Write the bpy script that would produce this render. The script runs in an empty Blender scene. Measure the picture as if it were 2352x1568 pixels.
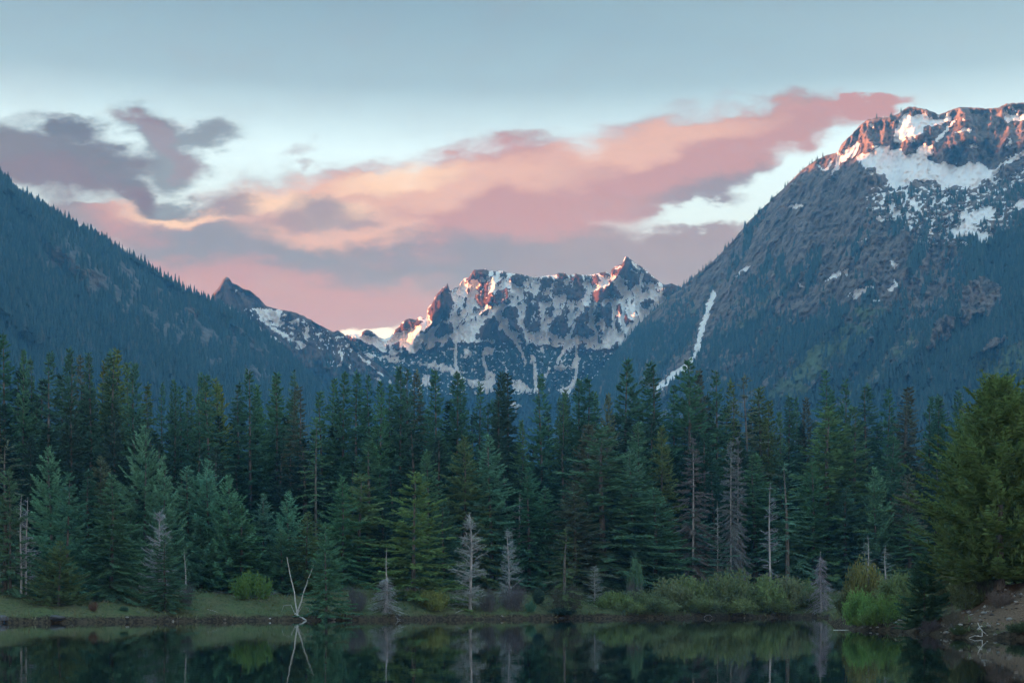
import bpy, math, random
import numpy as np

# ---------------------------------------------------------------- camera, sky, sun, exposure
scene = bpy.context.scene
COL = scene.collection
R = math.radians
FPX, CU, HV = 3231.0, 1176.0, 1391.0      # focal length, picture centre and horizon, on a 2352 x 1568 grid
CAM_Z = 1.5

cam_data = bpy.data.cameras.new('camera')
cam_data.sensor_width = 36.0
cam_data.lens = 36.0 * FPX / 2352.0
cam_data.shift_y = (HV - 784.0) / 2352.0
cam_data.clip_start = 0.2
cam_data.clip_end = 40000
cam = bpy.data.objects.new('camera', cam_data)
cam.location = (0, 0, CAM_Z)
cam.rotation_euler = (R(90), 0, 0)
COL.objects.link(cam)
scene.camera = cam

scene.render.engine = 'CYCLES'
scene.cycles.use_denoising = True
scene.cycles.use_adaptive_sampling = False
scene.cycles.max_bounces = 8
scene.cycles.diffuse_bounces = 4
scene.cycles.glossy_bounces = 2
scene.cycles.transmission_bounces = 2
scene.cycles.volume_bounces = 2
scene.cycles.transparent_max_bounces = 8
scene.cycles.caustics_reflective = True
scene.cycles.caustics_refractive = False
scene.view_settings.view_transform = 'Standard'
scene.view_settings.look = 'None'
scene.view_settings.exposure = 1.75
scene.view_settings.gamma = 1.0
scene.view_settings.use_curve_mapping = False

SUN_AZ, SUN_EL = R(-94), R(4.6)            # azimuth from the view direction (+Y), negative = left
SUN_DIR = (math.sin(SUN_AZ) * math.cos(SUN_EL), math.cos(SUN_AZ) * math.cos(SUN_EL), math.sin(SUN_EL))
sun_data = bpy.data.lights.new('sun', 'SUN')
sun_data.energy = 5.0
sun_data.angle = R(0.5)
sun_data.color = (1.0, 0.46, 0.27)
sun = bpy.data.objects.new('sun', sun_data)
from mathutils import Vector
sun.rotation_euler = Vector(SUN_DIR).to_track_quat('Z', 'Y').to_euler()
sun.location = (-300, 100, 400)
COL.objects.link(sun)


def s2l(c):
    """sRGB 0-255 to linear rgba"""
    out = []
    for x in c:
        x = x / 255.0
        out.append(x / 12.92 if x <= 0.04045 else ((x + 0.055) / 1.055) ** 2.4)
    return tuple(out) + (1.0,)


class NB:
    """small node-tree writer"""
    def __init__(self, nt):
        self.nt = nt
        self.L = nt.links
    def n(self, t, **kw):
        nd = self.nt.nodes.new(t)
        for k, v in kw.items():
            setattr(nd, k, v)
        return nd
    def put(self, sock, v):
        if v is None:
            return
        if hasattr(v, 'is_output'):
            self.L.new(v, sock)
        else:
            sock.default_value = v
    def math(self, op, a, b=None, c=None, clamp=False):
        nd = self.n('ShaderNodeMath', operation=op)
        nd.use_clamp = clamp
        self.put(nd.inputs[0], a); self.put(nd.inputs[1], b)
        if c is not None:
            self.put(nd.inputs[2], c)
        return nd.outputs[0]
    def vmath(self, op, a, b=None, scale=None):
        nd = self.n('ShaderNodeVectorMath', operation=op)
        self.put(nd.inputs[0], a); self.put(nd.inputs[1], b)
        if scale is not None:
            self.put(nd.inputs['Scale'], scale)
        return nd.outputs[0]
    def mix(self, f, a, b, blend='MIX'):
        nd = self.n('ShaderNodeMix', data_type='RGBA', blend_type=blend)
        nd.clamp_factor = True
        self.put(nd.inputs[0], f); self.put(nd.inputs[6], a); self.put(nd.inputs[7], b)
        return nd.outputs[2]
    def noise(self, vec, scale, detail=4, rough=0.55, lac=2.0, dims='3D', color=False, dist=0.0):
        nd = self.n('ShaderNodeTexNoise', noise_dimensions=dims)
        self.put(nd.inputs['Vector'], vec)
        nd.inputs['Scale'].default_value = scale
        nd.inputs['Detail'].default_value = detail
        nd.inputs['Roughness'].default_value = rough
        nd.inputs['Lacunarity'].default_value = lac
        nd.inputs['Distortion'].default_value = dist
        return nd.outputs['Color' if color else 'Fac']
    def smooth(self, v, lo, hi, a=0.0, b=1.0):
        nd = self.n('ShaderNodeMapRange', interpolation_type='SMOOTHSTEP')
        self.put(nd.inputs[0], v)
        for i, x in enumerate((lo, hi, a, b)):
            nd.inputs[1 + i].default_value = x
        return nd.outputs[0]
    def lin(self, v, lo, hi, a=0.0, b=1.0):
        nd = self.n('ShaderNodeMapRange', interpolation_type='LINEAR')
        self.put(nd.inputs[0], v)
        for i, x in enumerate((lo, hi, a, b)):
            nd.inputs[1 + i].default_value = x
        return nd.outputs[0]
    def ramp(self, f, stops):
        nd = self.n('ShaderNodeValToRGB')
        cr = nd.color_ramp
        while len(cr.elements) < len(stops):
            cr.elements.new(0.5)
        for e, (p, c) in zip(cr.elements, stops):
            e.position = p
            e.color = c
        self.put(nd.inputs[0], f)
        return nd.outputs[0]
    def mapping(self, vec, loc=(0, 0, 0), rot=(0, 0, 0), scale=(1, 1, 1), kind='POINT'):
        nd = self.n('ShaderNodeMapping', vector_type=kind)
        self.put(nd.inputs[0], vec)
        nd.inputs['Location'].default_value = loc
        nd.inputs['Rotation'].default_value = rot
        nd.inputs['Scale'].default_value = scale
        return nd.outputs[0]


def build_world():
    w = bpy.data.worlds.new('World')
    scene.world = w
    w.use_nodes = True
    nt = w.node_tree
    nt.nodes.clear()
    b = NB(nt)
    d = b.n('ShaderNodeTexCoord').outputs['Generated']
    sp = b.n('ShaderNodeSeparateXYZ')
    b.put(sp.inputs[0], d)
    x, y, z = sp.outputs
    # sky: dusk ramp over a little physical sky, raised overhead to light the forest
    sky = b.n('ShaderNodeTexSky', sky_type='NISHITA')
    sky.sun_disc = False
    sky.sun_elevation = SUN_EL
    sky.sun_rotation = SUN_AZ
    sky.altitude = 700
    sky.air_density = 1.0
    sky.dust_density = 0.6
    sky.ozone_density = 2.0
    skyc = b.vmath('SCALE', sky.outputs[0], scale=0.15)
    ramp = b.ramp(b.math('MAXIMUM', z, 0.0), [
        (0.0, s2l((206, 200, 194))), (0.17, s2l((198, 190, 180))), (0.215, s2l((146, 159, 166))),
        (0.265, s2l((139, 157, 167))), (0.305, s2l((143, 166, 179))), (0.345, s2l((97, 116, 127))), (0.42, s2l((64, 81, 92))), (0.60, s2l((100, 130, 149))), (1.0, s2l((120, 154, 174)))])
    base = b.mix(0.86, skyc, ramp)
    # clouds: direction -> tangent coordinates of the northern sky
    yy = b.math('MAXIMUM', y, 0.12)
    cu = b.math('DIVIDE', x, yy)
    cv = b.math('DIVIDE', z, yy)
    cm = b.n('ShaderNodeCombineXYZ')
    b.put(cm.inputs[0], cu); b.put(cm.inputs[1], cv)
    P = cm.outputs[0]
    # edge warp: large billows and fine shreds, stretched along the wind
    ns = b.mapping(P, scale=(1.0, 1.9, 1.0))
    n1 = b.vmath('SUBTRACT', b.noise(ns, 7.0, 3, 0.5, color=True), (0.5, 0.5, 0.5))
    n2 = b.vmath('SUBTRACT', b.noise(b.mapping(P, rot=(0, 0, R(-12)), scale=(1.0, 2.2, 1.0)), 26.0, 5, 0.6, color=True), (0.5, 0.5, 0.5))
    Pw = b.vmath('ADD', P, b.vmath('SCALE', n1, scale=b.smooth(cu, -0.05, 0.12, 0.06, 0.020)))
    Pw = b.vmath('ADD', Pw, b.vmath('SCALE', n2, scale=0.038))

    def blob(u, v, a, h, ang=0.0, w=1.0, src=None):
        m = b.mapping(src or Pw, loc=((u - CU) / FPX, (HV - v) / FPX, 0.0), rot=(0, 0, R(ang)), scale=(a / FPX, h / FPX, 1.0), kind='TEXTURE')
        g = b.n('ShaderNodeTexGradient', gradient_type='SPHERICAL')
        b.put(g.inputs[0], m)
        o = g.outputs['Fac']
        return o if w == 1.0 else b.math('MULTIPLY', o, w)

    def union(items, src=None):
        o = None
        for it in items:
            g = blob(*it, src=src)
            if o is None:
                o = g
            else:
                nd = b.n('ShaderNodeMath', operation='SMOOTH_MAX')
                b.put(nd.inputs[0], o); b.put(nd.inputs[1], g); nd.inputs[2].default_value = 0.12
                o = nd.outputs[0]
        return o

    dens = union([
        (1950, 248, 190, 27, 6), (1745, 296, 300, 84, 10), (1540, 385, 380, 160, 13), (1180, 455, 470, 165, 4),
        (800, 490, 460, 150, 0), (480, 520, 360, 90, -3), (700, 600, 700, 150, -3), (1120, 580, 650, 150, -4),
        (1620, 585, 330, 110, 4), (850, 670, 800, 120, 0), (1400, 630, 420, 120, 0), (240, 500, 210, 44, -8), (560, 690, 350, 110, 0), (1900, 640, 300, 90, 0)])
    dens_l = union([
        (110, 370, 310, 115, -10), (-60, 360, 280, 115, 0), (160, 305, 130, 60, 5), (270, 390, 180, 66, -32)])
    dens_r = union([(350, 300, 150, 66, -35), (430, 310, 130, 52, 12), (400, 365, 110, 66, -20), (390, 446, 150, 36, -4)])
    dens_s = union([(668, 325, 74, 26, 35, 0.62), (684, 362, 46, 18, 35, 0.62), (1235, 322, 95, 26, 2, 0.62), (1160, 336, 75, 18, 0, 0.55), (330, 262, 160, 26, -6, 0.6)])
    # elsewhere round the horizon the same broken cloud goes on
    yback = b.smooth(y, 0.60, 0.80, 1.0, 0.0)
    dn = b.noise(b.mapping(d, scale=(1, 1, 3.2)), 2.6, 5, 0.55)
    elw = b.math('MULTIPLY', b.smooth(z, 0.04, 0.16), b.smooth(z, 0.30, 0.55, 1.0, 0.0))
    dens_b = b.math('MULTIPLY', b.math('MULTIPLY', b.smooth(dn, 0.46, 0.66), elw), yback)
    fine = b.noise(b.mapping(P, rot=(0, 0, R(-10)), scale=(1.0, 2.0, 1.0)), 17.0, 6, 0.6)
    fine = b.math('MULTIPLY', b.math('SUBTRACT', fine, 0.5), b.smooth(cu, 0.0, 0.12, 0.75, 0.42))
    shred = b.noise(b.mapping(Pw, rot=(0, 0, R(-14)), scale=(1.0, 2.6, 1.0)), 58.0, 5, 0.65)
    fine = b.math('ADD', fine, b.math('MULTIPLY', b.math('SUBTRACT', shred, 0.5), 0.26))
    a_main = b.smooth(b.math('ADD', dens, b.math('MULTIPLY', fine, b.smooth(dens, 0.0, 0.22))), 0.01, 0.46)
    a_left = b.smooth(b.math('ADD', dens_l, b.math('MULTIPLY', b.math('MULTIPLY', fine, 0.95), b.smooth(dens_l, 0.0, 0.25))), 0.01, 0.58)
    a_right = b.math('MULTIPLY', b.smooth(b.math('ADD', dens_r, b.math('MULTIPLY', b.math('MULTIPLY', fine, 1.5), b.smooth(dens_r, 0.0, 0.22))), 0.0, 0.60), 0.85)
    a_small = b.math('MULTIPLY', b.smooth(b.math('ADD', dens_s, b.math('MULTIPLY', fine, b.smooth(dens_s, 0.0, 0.2))), 0.04, 0.60), 0.7)
    # low clear strip under the cloud deck
    strip = union([(800, 775, 150, 42, 0), (1640, 492, 200, 40, 8), (1810, 425, 210, 66, 25), (1970, 335, 170, 50, 22)], src=Pw)
    a_main = b.math('MULTIPLY', a_main, b.smooth(b.math('ADD', strip, b.math('MULTIPLY', b.math('MULTIPLY', fine, 1.0), b.smooth(strip, 0.0, 0.2))), 0.0, 0.45, 1.0, 0.0))
    # cloud colours: mauve body, sunset pink, peach and cream where the last sun still reaches
    tone = b.noise(b.mapping(Pw, rot=(0, 0, R(-8)), scale=(1.0, 3.0, 1.0)), 5.5, 4, 0.55)
    C = b.mix(b.smooth(tone, 0.25, 0.75), s2l((170, 142, 146)), s2l((194, 156, 156)))
    pink = union([(1480, 370, 760, 160, 11), (1050, 410, 760, 130, 3), (1350, 420, 620, 130, 10), (700, 690, 620, 110, 0), (500, 640, 300, 90, -10), (950, 500, 350, 110, 0), (1200, 500, 520, 80, 3), (330, 500, 180, 60, 0), (1980, 250, 330, 50, 5)])
    pf = b.smooth(b.math('ADD', pink, b.math('MULTIPLY', b.math('SUBTRACT', tone, 0.5), 0.6)), 0.05, 0.65)
    C = b.mix(pf, C, s2l((232, 154, 142)))
    peach = union([(1480, 330, 430, 60, 13), (1080, 430, 400, 75, 6), (700, 430, 330, 60, 2), (430, 478, 260, 42, 0), (800, 520, 280, 60, 0)])
    C = b.mix(b.math('MULTIPLY', b.smooth(b.math('ADD', peach, b.math('MULTIPLY', fine, 0.8)), 0.02, 0.7), 0.9), C, tuple(1.32 * q for q in s2l((248, 190, 160))[:3]) + (1.0,))
    cream = union([(920, 410, 230, 46, 4), (640, 440, 200, 40, 0), (420, 480, 190, 30, 0), (780, 470, 150, 36, 0)])
    C = b.mix(b.math('MULTIPLY', b.smooth(b.math('ADD', cream, b.math('MULTIPLY', fine, 0.8)), 0.08, 0.8), 0.95), C, tuple(1.55 * q for q in s2l((255, 216, 176))[:3]) + (1.0,))
    low_pink = union([(780, 715, 520, 46, 0), (520, 600, 300, 40, -8)])
    C = b.mix(b.math('MULTIPLY', b.smooth(low_pink, 0.0, 0.8), 0.75), C, s2l((224, 144, 138)))
    shade = union([(480, 545, 330, 60, -8), (690, 590, 260, 46, -12), (540, 450, 80, 46, 0), (745, 468, 120, 56, -12), (1000, 580, 330, 60, 0), (1660, 440, 260, 56, 16)])
    sf = b.smooth(b.math('ADD', shade, b.math('MULTIPLY', fine, 0.9)), 0.0, 0.8)
    C = b.mix(b.math('MULTIPLY', sf, 0.62), C, s2l((140, 130, 147)))
    puff = union([(536, 446, 110, 50, 0), (745, 462, 130, 50, -14), (690, 490, 90, 36, 0), (820, 500, 90, 30, -10)])
    C = b.mix(b.math('MULTIPLY', b.smooth(b.math('ADD', puff, b.math('MULTIPLY', fine, 1.2)), 0.0, 0.9), 0.7), C, s2l((176, 130, 136)))
    CL = b.mix(b.smooth(tone, 0.3, 0.7), s2l((136, 108, 110)), s2l((164, 132, 130)))
    red = union([(150, 415, 360, 60, -6), (370, 300, 140, 40, -35), (20, 390, 260, 50, 0)])
    CL = b.mix(b.smooth(b.math('ADD', red, fine), 0.05, 0.6), CL, s2l((172, 116, 114)))
    col = b.mix(a_small, base, tuple(0.36 * q for q in s2l((176, 176, 186))[:3]) + (1.0,))
    col = b.mix(b.math('MULTIPLY', dens_b, 0.9), col, tuple(0.45 * q for q in s2l((188, 160, 164))[:3]) + (1.0,))
    C = b.vmath('SCALE', C, scale=0.205)
    CL = b.vmath('SCALE', CL, scale=b.lin(b.math('ADD', tone, fine), 0.25, 0.75, 0.100, 0.165))
    col = b.mix(b.math('MULTIPLY', a_main, 0.97), col, C)
    CR = b.mix(b.smooth(b.math('ADD', union([(350, 300, 150, 40, -35), (430, 360, 70, 30, -30)]), fine), 0.05, 0.6), s2l((158, 146, 152)), s2l((178, 122, 124)))
    CR = b.vmath('SCALE', CR, scale=0.155)
    col = b.mix(a_right, col, CR)
    col = b.mix(b.math('MULTIPLY', a_left, 0.95), col, CL)
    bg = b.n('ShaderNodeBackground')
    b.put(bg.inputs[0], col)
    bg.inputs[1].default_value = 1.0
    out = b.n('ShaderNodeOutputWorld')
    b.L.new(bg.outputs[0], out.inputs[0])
    w.cycles.sampling_method = 'MANUAL'
    w.cycles.sample_map_resolution = 512
    return w


build_world()

# ---------------------------------------------------------------- helpers
RNG = np.random.default_rng(11)


def W(u, v, Y):
    """a point at distance Y seen at (u, v)"""
    return ((u - CU) / FPX * Y, Y, CAM_Z + (HV - v) / FPX * Y)


def _hash(ix, iy, seed):
    h = (ix.astype(np.int64) * 374761393 + iy.astype(np.int64) * 668265263 + seed * 1274126177) & 0xffffffff
    h = ((h ^ (h >> 13)) * 1274126177) & 0xffffffff
    return (h ^ (h >> 16)) & 0xffffffff


def perlin(x, y, seed=0):
    x = np.asarray(x, float); y = np.asarray(y, float)
    x0 = np.floor(x); y0 = np.floor(y)
    fx = x - x0; fy = y - y0
    ix = x0.astype(np.int64); iy = y0.astype(np.int64)
    def g(dx, dy):
        a = _hash(ix + dx, iy + dy, seed) * (2 * np.pi / 4294967296.0)
        return np.cos(a) * (fx - dx) + np.sin(a) * (fy - dy)
    sx = fx * fx * fx * (fx * (fx * 6 - 15) + 10)
    sy = fy * fy * fy * (fy * (fy * 6 - 15) + 10)
    a = g(0, 0); b = g(1, 0); c = g(0, 1); d = g(1, 1)
    return (a + (b - a) * sx + ((c + (d - c) * sx) - (a + (b - a) * sx)) * sy) * 1.41


def fbm(x, y, seed=0, oct=4, gain=0.5):
    s = 0; a = 1.0; f = 1.0
    for o in range(oct):
        s = s + a * perlin(x * f, y * f, seed + o * 17)
        a *= gain; f *= 2.03
    return s


def ridged(x, y, seed=0, oct=4, gain=0.5):
    s = 0; a = 1.0; f = 1.0; t = 0
    for o in range(oct):
        n = 1 - np.abs(perlin(x * f, y * f, seed + o * 17)) * 1.6
        s = s + a * n * n
        t += a
        a *= gain; f *= 2.03
    return s / t


def sstep(x, a, b):
    t = np.clip((x - a) / (b - a), 0, 1)
    return t * t * (3 - 2 * t)


def in_poly(u, v, poly):
    ins = np.zeros(u.shape, bool)
    n = len(poly)
    for i in range(n):
        x1, y1 = poly[i]; x2, y2 = poly[(i + 1) % n]
        if y1 == y2:
            continue
        c = ((y1 > v) != (y2 > v)) & (u < (x2 - x1) * (v - y1) / (y2 - y1) + x1)
        ins ^= c
    return ins


def seg_dist(u, v, pts, closed=False):
    d = np.full(u.shape, 1e9)
    n = len(pts)
    for i in range(n if closed else n - 1):
        x1, y1 = pts[i]; x2, y2 = pts[(i + 1) % n]
        dx, dy = x2 - x1, y2 - y1
        t = np.clip(((u - x1) * dx + (v - y1) * dy) / (dx * dx + dy * dy + 1e-9), 0, 1)
        d = np.minimum(d, np.hypot(u - x1 - t * dx, v - y1 - t * dy))
    return d


def new_mesh(name, verts, faces, smooth=False, mats=(), mat_idx=None):
    """verts (n,3) array; faces: (m,3) or (m,4) array, or a list of such arrays"""
    me = bpy.data.meshes.new(name)
    verts = np.asarray(verts, np.float32)
    fl = [np.asarray(f, np.int32) for f in (faces if isinstance(faces, list) else [faces])]
    fl = [f for f in fl if len(f)]
    me.vertices.add(len(verts))
    me.vertices.foreach_set('co', verts.ravel())
    nl = sum(f.size for f in fl); npol = sum(len(f) for f in fl)
    me.loops.add(nl)
    me.loops.foreach_set('vertex_index', np.concatenate([f.ravel() for f in fl]))
    me.polygons.add(npol)
    tot = np.concatenate([np.full(len(f), f.shape[1], np.int32) for f in fl])
    start = np.concatenate([[0], np.cumsum(tot)[:-1]]).astype(np.int32)
    me.polygons.foreach_set('loop_start', start)
    if smooth:
        me.polygons.foreach_set('use_smooth', np.ones(npol, bool))
    for m in mats:
        me.materials.append(m)
    if mat_idx is not None:
        me.polygons.foreach_set('material_index', np.asarray(mat_idx, np.int32))
    me.update(calc_edges=True)
    me.validate()
    return me


def add_attr(me, name, vals, domain='POINT'):
    a = me.attributes.new(name, 'FLOAT', domain)
    a.data.foreach_set('value', np.asarray(vals, np.float32).ravel())


def link(name, data, parent=None, loc=None, rotz=None, scale=None):
    o = bpy.data.objects.new(name, data)
    COL.objects.link(o)
    if parent is not None:
        o.parent = parent
    if loc is not None:
        o.location = loc
    if rotz is not None:
        o.rotation_euler = (0, 0, rotz)
    if scale is not None:
        o.scale = scale
    return o


def tag(o, label=None, cat=None, group=None, kind=None):
    if label: o['label'] = label
    if cat: o['category'] = cat
    if group: o['group'] = group
    if kind: o['kind'] = kind
    return o


def grid_faces(nu, nv):
    i = np.arange(nu - 1)[None, :] + np.arange(nv - 1)[:, None] * nu
    return np.stack([i, i + 1, i + 1 + nu, i + nu], -1).reshape(-1, 4)


def material(name, rough=0.9, spec=0.2):
    m = bpy.data.materials.new(name)
    m.use_nodes = True
    nt = m.node_tree
    p = nt.nodes['Principled BSDF']
    p.inputs['Roughness'].default_value = rough
    p.inputs['Specular IOR Level'].default_value = spec
    return m, NB(nt), p


def attr(b, name):
    return b.n('ShaderNodeAttribute', attribute_name=name).outputs['Fac']


def lin3(r, g, bl):
    return (r, g, bl, 1.0)

# ---------------------------------------------------------------- mountains
def mountain_material(name, rock_a, rock_b, forest, green, snow=(0.82, 0.87, 0.93), scale=1.0, bump=1.0):
    m, b, p = material(name, 0.95, 0.1)
    pos = b.n('ShaderNodeNewGeometry').outputs['Position']
    fine = b.noise(pos, 0.055 * scale, 6, 0.62)
    mid = b.noise(pos, 0.012 * scale, 5, 0.6)
    streak = b.noise(b.mapping(pos, scale=(1, 1, 0.18)), 0.07 * scale, 5, 0.65)
    rock = b.mix(b.smooth(streak, 0.34, 0.66), lin3(*rock_a), lin3(*rock_b))
    rock = b.mix(b.math('MULTIPLY', b.smooth(fine, 0.48, 0.60), 0.7), rock, lin3(*[x * 0.6 for x in rock_a]))
    fo = b.mix(b.smooth(fine, 0.35, 0.65), lin3(*forest), lin3(*[x * 1.7 for x in forest]))
    gr = b.mix(b.smooth(mid, 0.35, 0.65), lin3(*green), lin3(*[x * 1.5 for x in green]))
    c = b.mix(b.smooth(b.math('ADD', attr(b, 'forest'), b.lin(fine, 0.3, 0.7, -0.25, 0.25)), 0.35, 0.65), rock, fo)
    c = b.mix(b.smooth(b.math('ADD', attr(b, 'green'), b.lin(mid, 0.3, 0.7, -0.3, 0.3)), 0.3, 0.8), c, gr)
    s = b.smooth(b.math('ADD', attr(b, 'snow'), b.lin(fine, 0.3, 0.7, -0.22, 0.22)), 0.46, 0.54)
    c = b.mix(s, c, lin3(*snow))
    b.put(p.inputs['Base Color'], c)
    bp = b.n('ShaderNodeBump')
    bp.inputs['Distance'].default_value = 9.0 * bump / scale
    b.put(bp.inputs['Strength'], b.lin(s, 0, 1, 0.9, 0.15))
    b.put(bp.inputs['Height'], b.math('ADD', streak, b.math('MULTIPLY', fine, 0.6)))
    b.put(p.inputs['Normal'], bp.outputs[0])
    return m


def make_mountain(name, sky, yc, foot, zfoot, k, nu, nv, relief, masks, mat, jag=1.5, back=8, back_drop=0.8, seed=0, fade=14.0):
    """terrain whose crest follows a real ridge line at distance yc(u) and whose face comes down towards the lake.
    returns grid data for planting trees"""
    su = np.array([p[0] for p in sky], float); sv = np.array([p[1] for p in sky], float)
    u = np.linspace(su[0], su[-1], nu)
    v0 = np.interp(u, su, sv)
    v0 = v0 + jag * (fbm(u / 9.0, u * 0 + seed, seed, 4, 0.6))
    Yc = yc(u)
    Zc = CAM_Z + (HV - v0) / FPX * Yc
    D = Yc - foot(u)
    # rows spaced evenly in seen height
    tt = np.linspace(0, 1, 400)[:, None]
    Yt = Yc - tt * D
    Zt = zfoot + (Zc - zfoot) * (1 - tt) ** k
    vt = HV - (Zt - CAM_Z) / Yt * FPX
    vt = np.maximum.accumulate(vt, axis=0)
    rows = np.linspace(0, 1, nv) ** 1.15
    T = np.empty((nv, nu)); 
    for i in range(nu):
        tgt = vt[0, i] + rows * (vt[-1, i] - vt[0, i])
        T[:, i] = np.interp(tgt, vt[:, i], tt[:, 0])
    Y = Yc - T * D
    Z = zfoot + (Zc - zfoot) * (1 - T) ** k
    V = HV - (Z - CAM_Z) / Y * FPX
    U = np.broadcast_to(u, V.shape).copy()
    X = (U - CU) / FPX * Y
    m = masks(U, V, V - v0)
    dY = relief(U, V, m) * sstep(V - v0, 0, fade) * sstep(1 - T, 0, 0.06)
    # relief pushes the face in and out in depth
    sc = (Y - dY) / Y
    X = X * sc; Z = CAM_Z + (Z - CAM_Z) * sc; Y = Y - dY
    # far side, going down behind the crest
    bs = np.linspace(1, back, back)[::-1][:, None] / back
    run = 0.35 * (Zc - zfoot) + 60
    Yb = Yc + bs * run + 0 * u
    Zb = Zc - (bs ** 1.1) * run * back_drop
    Xb = (np.broadcast_to(u, Yb.shape) - CU) / FPX * Yc
    allX = np.vstack([Xb, X]); allY = np.vstack([Yb, Y]); allZ = np.vstack([Zb, Z])
    verts = np.stack([allX, allY, allZ], -1).reshape(-1, 3)
    me = new_mesh(name, verts, grid_faces(nu, nv + back)[:, ::-1], smooth=True, mats=[mat])
    for key in ('snow', 'forest', 'green'):
        full = np.vstack([np.broadcast_to(m[key][0], (back, nu)), m[key]])
        add_attr(me, key, full)
    o = link(name, me)
    return dict(obj=o, U=U, V=V, X=X, Y=Y, Z=Z, m=m, v0=v0, u=u, nu=nu, nv=nv)


def warp(U, V, a, s, seed):
    return U + a * fbm(U / s, V / s, seed, 3), V + a * fbm(U / s + 31, V / s + 7, seed + 5, 3)


# ---- left: long forested ridge, its crest swings round outside the frame and hides the low sun from the valley
sky_left = [(-5200, -480), (-4000, -260), (-3000, -250), (-2200, -160), (-1500, -60), (-900, 60), (-500, 180), (-200, 310), (0, 402), (50, 448), (100, 478), (150, 505), (200, 530), (250, 560), (300, 590), (350, 622),
            (400, 652), (450, 680), (490, 697), (530, 716), (570, 740), (610, 770), (650, 805), (690, 845), (725, 880), (760, 920), (800, 970), (840, 1030), (900, 1130)]


def yc_left(u):
    return np.interp(u, [-5200, -3000, -1500, -600, 0, 800, 900], [420, 740, 1260, 1640, 1880, 2120, 2150])


def masks_left(U, V, H):
    wu, wv = warp(U, V, 26, 60, 3)
    scree = np.zeros(U.shape)
    band = seg_dist(wu, wv, [(150, 590), (240, 640), (320, 700), (420, 740), (520, 800), (600, 850)])
    scree = sstep(band, 80, 20) * (0.62 + 0.7 * fbm(U / 30 - V / 60, V / 50 + U / 90, 9, 4))
    return dict(snow=np.zeros(U.shape), forest=np.clip(1.0 - scree * 1.1, 0, 1), green=np.zeros(U.shape), scree=np.clip(scree, 0, 1))


def relief_left(U, V, m):
    s = U - 0.9 * (V - 600)
    return 70 * fbm(s / 130, V / 300, 21, 5, 0.55) + 14 * fbm(U / 22, V / 30, 23, 3) 


# ---- right: high rocky mountain with snow basin
def cr(pts, ox, oy, s):
    return [(ox + x / s, oy + y / s) for x, y in pts]


def R3(*p): return cr(p, 1568, 232.7, 3.0)
def R5(*p): return cr(p, 1347, 490, 2.342)
def R4(*p): return cr(p, 796, 551, 2.955)


sky_right = [(1150, 1130), (1230, 1030), (1300, 950), (1360, 880), (1420, 800), (1460, 752), (1500, 712), (1530, 688), (1560, 664), (1600, 630), (1640, 598), (1680, 556), (1720, 508), (1760, 470), (1800, 432), (1840, 392), (1870, 370), (1900, 356), (1925, 350),
             (1932, 332), (1955, 310), (1975, 288), (1990, 276), (2012, 271), (2040, 268), (2062, 262), (2076, 252), (2086, 245), (2100, 246), (2122, 250), (2140, 256), (2158, 264), (2178, 255), (2205, 246), (2235, 247), (2270, 250), (2295, 247), (2312, 238),
             (2352, 236), (2420, 215), (2500, 250), (2600, 280), (2800, 330), (3100, 470), (3500, 620)]


def yc_right(u):
    return np.interp(u, [1150, 1600, 2000, 2400, 3500], [2500, 2450, 2300, 2200, 1900])


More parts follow.
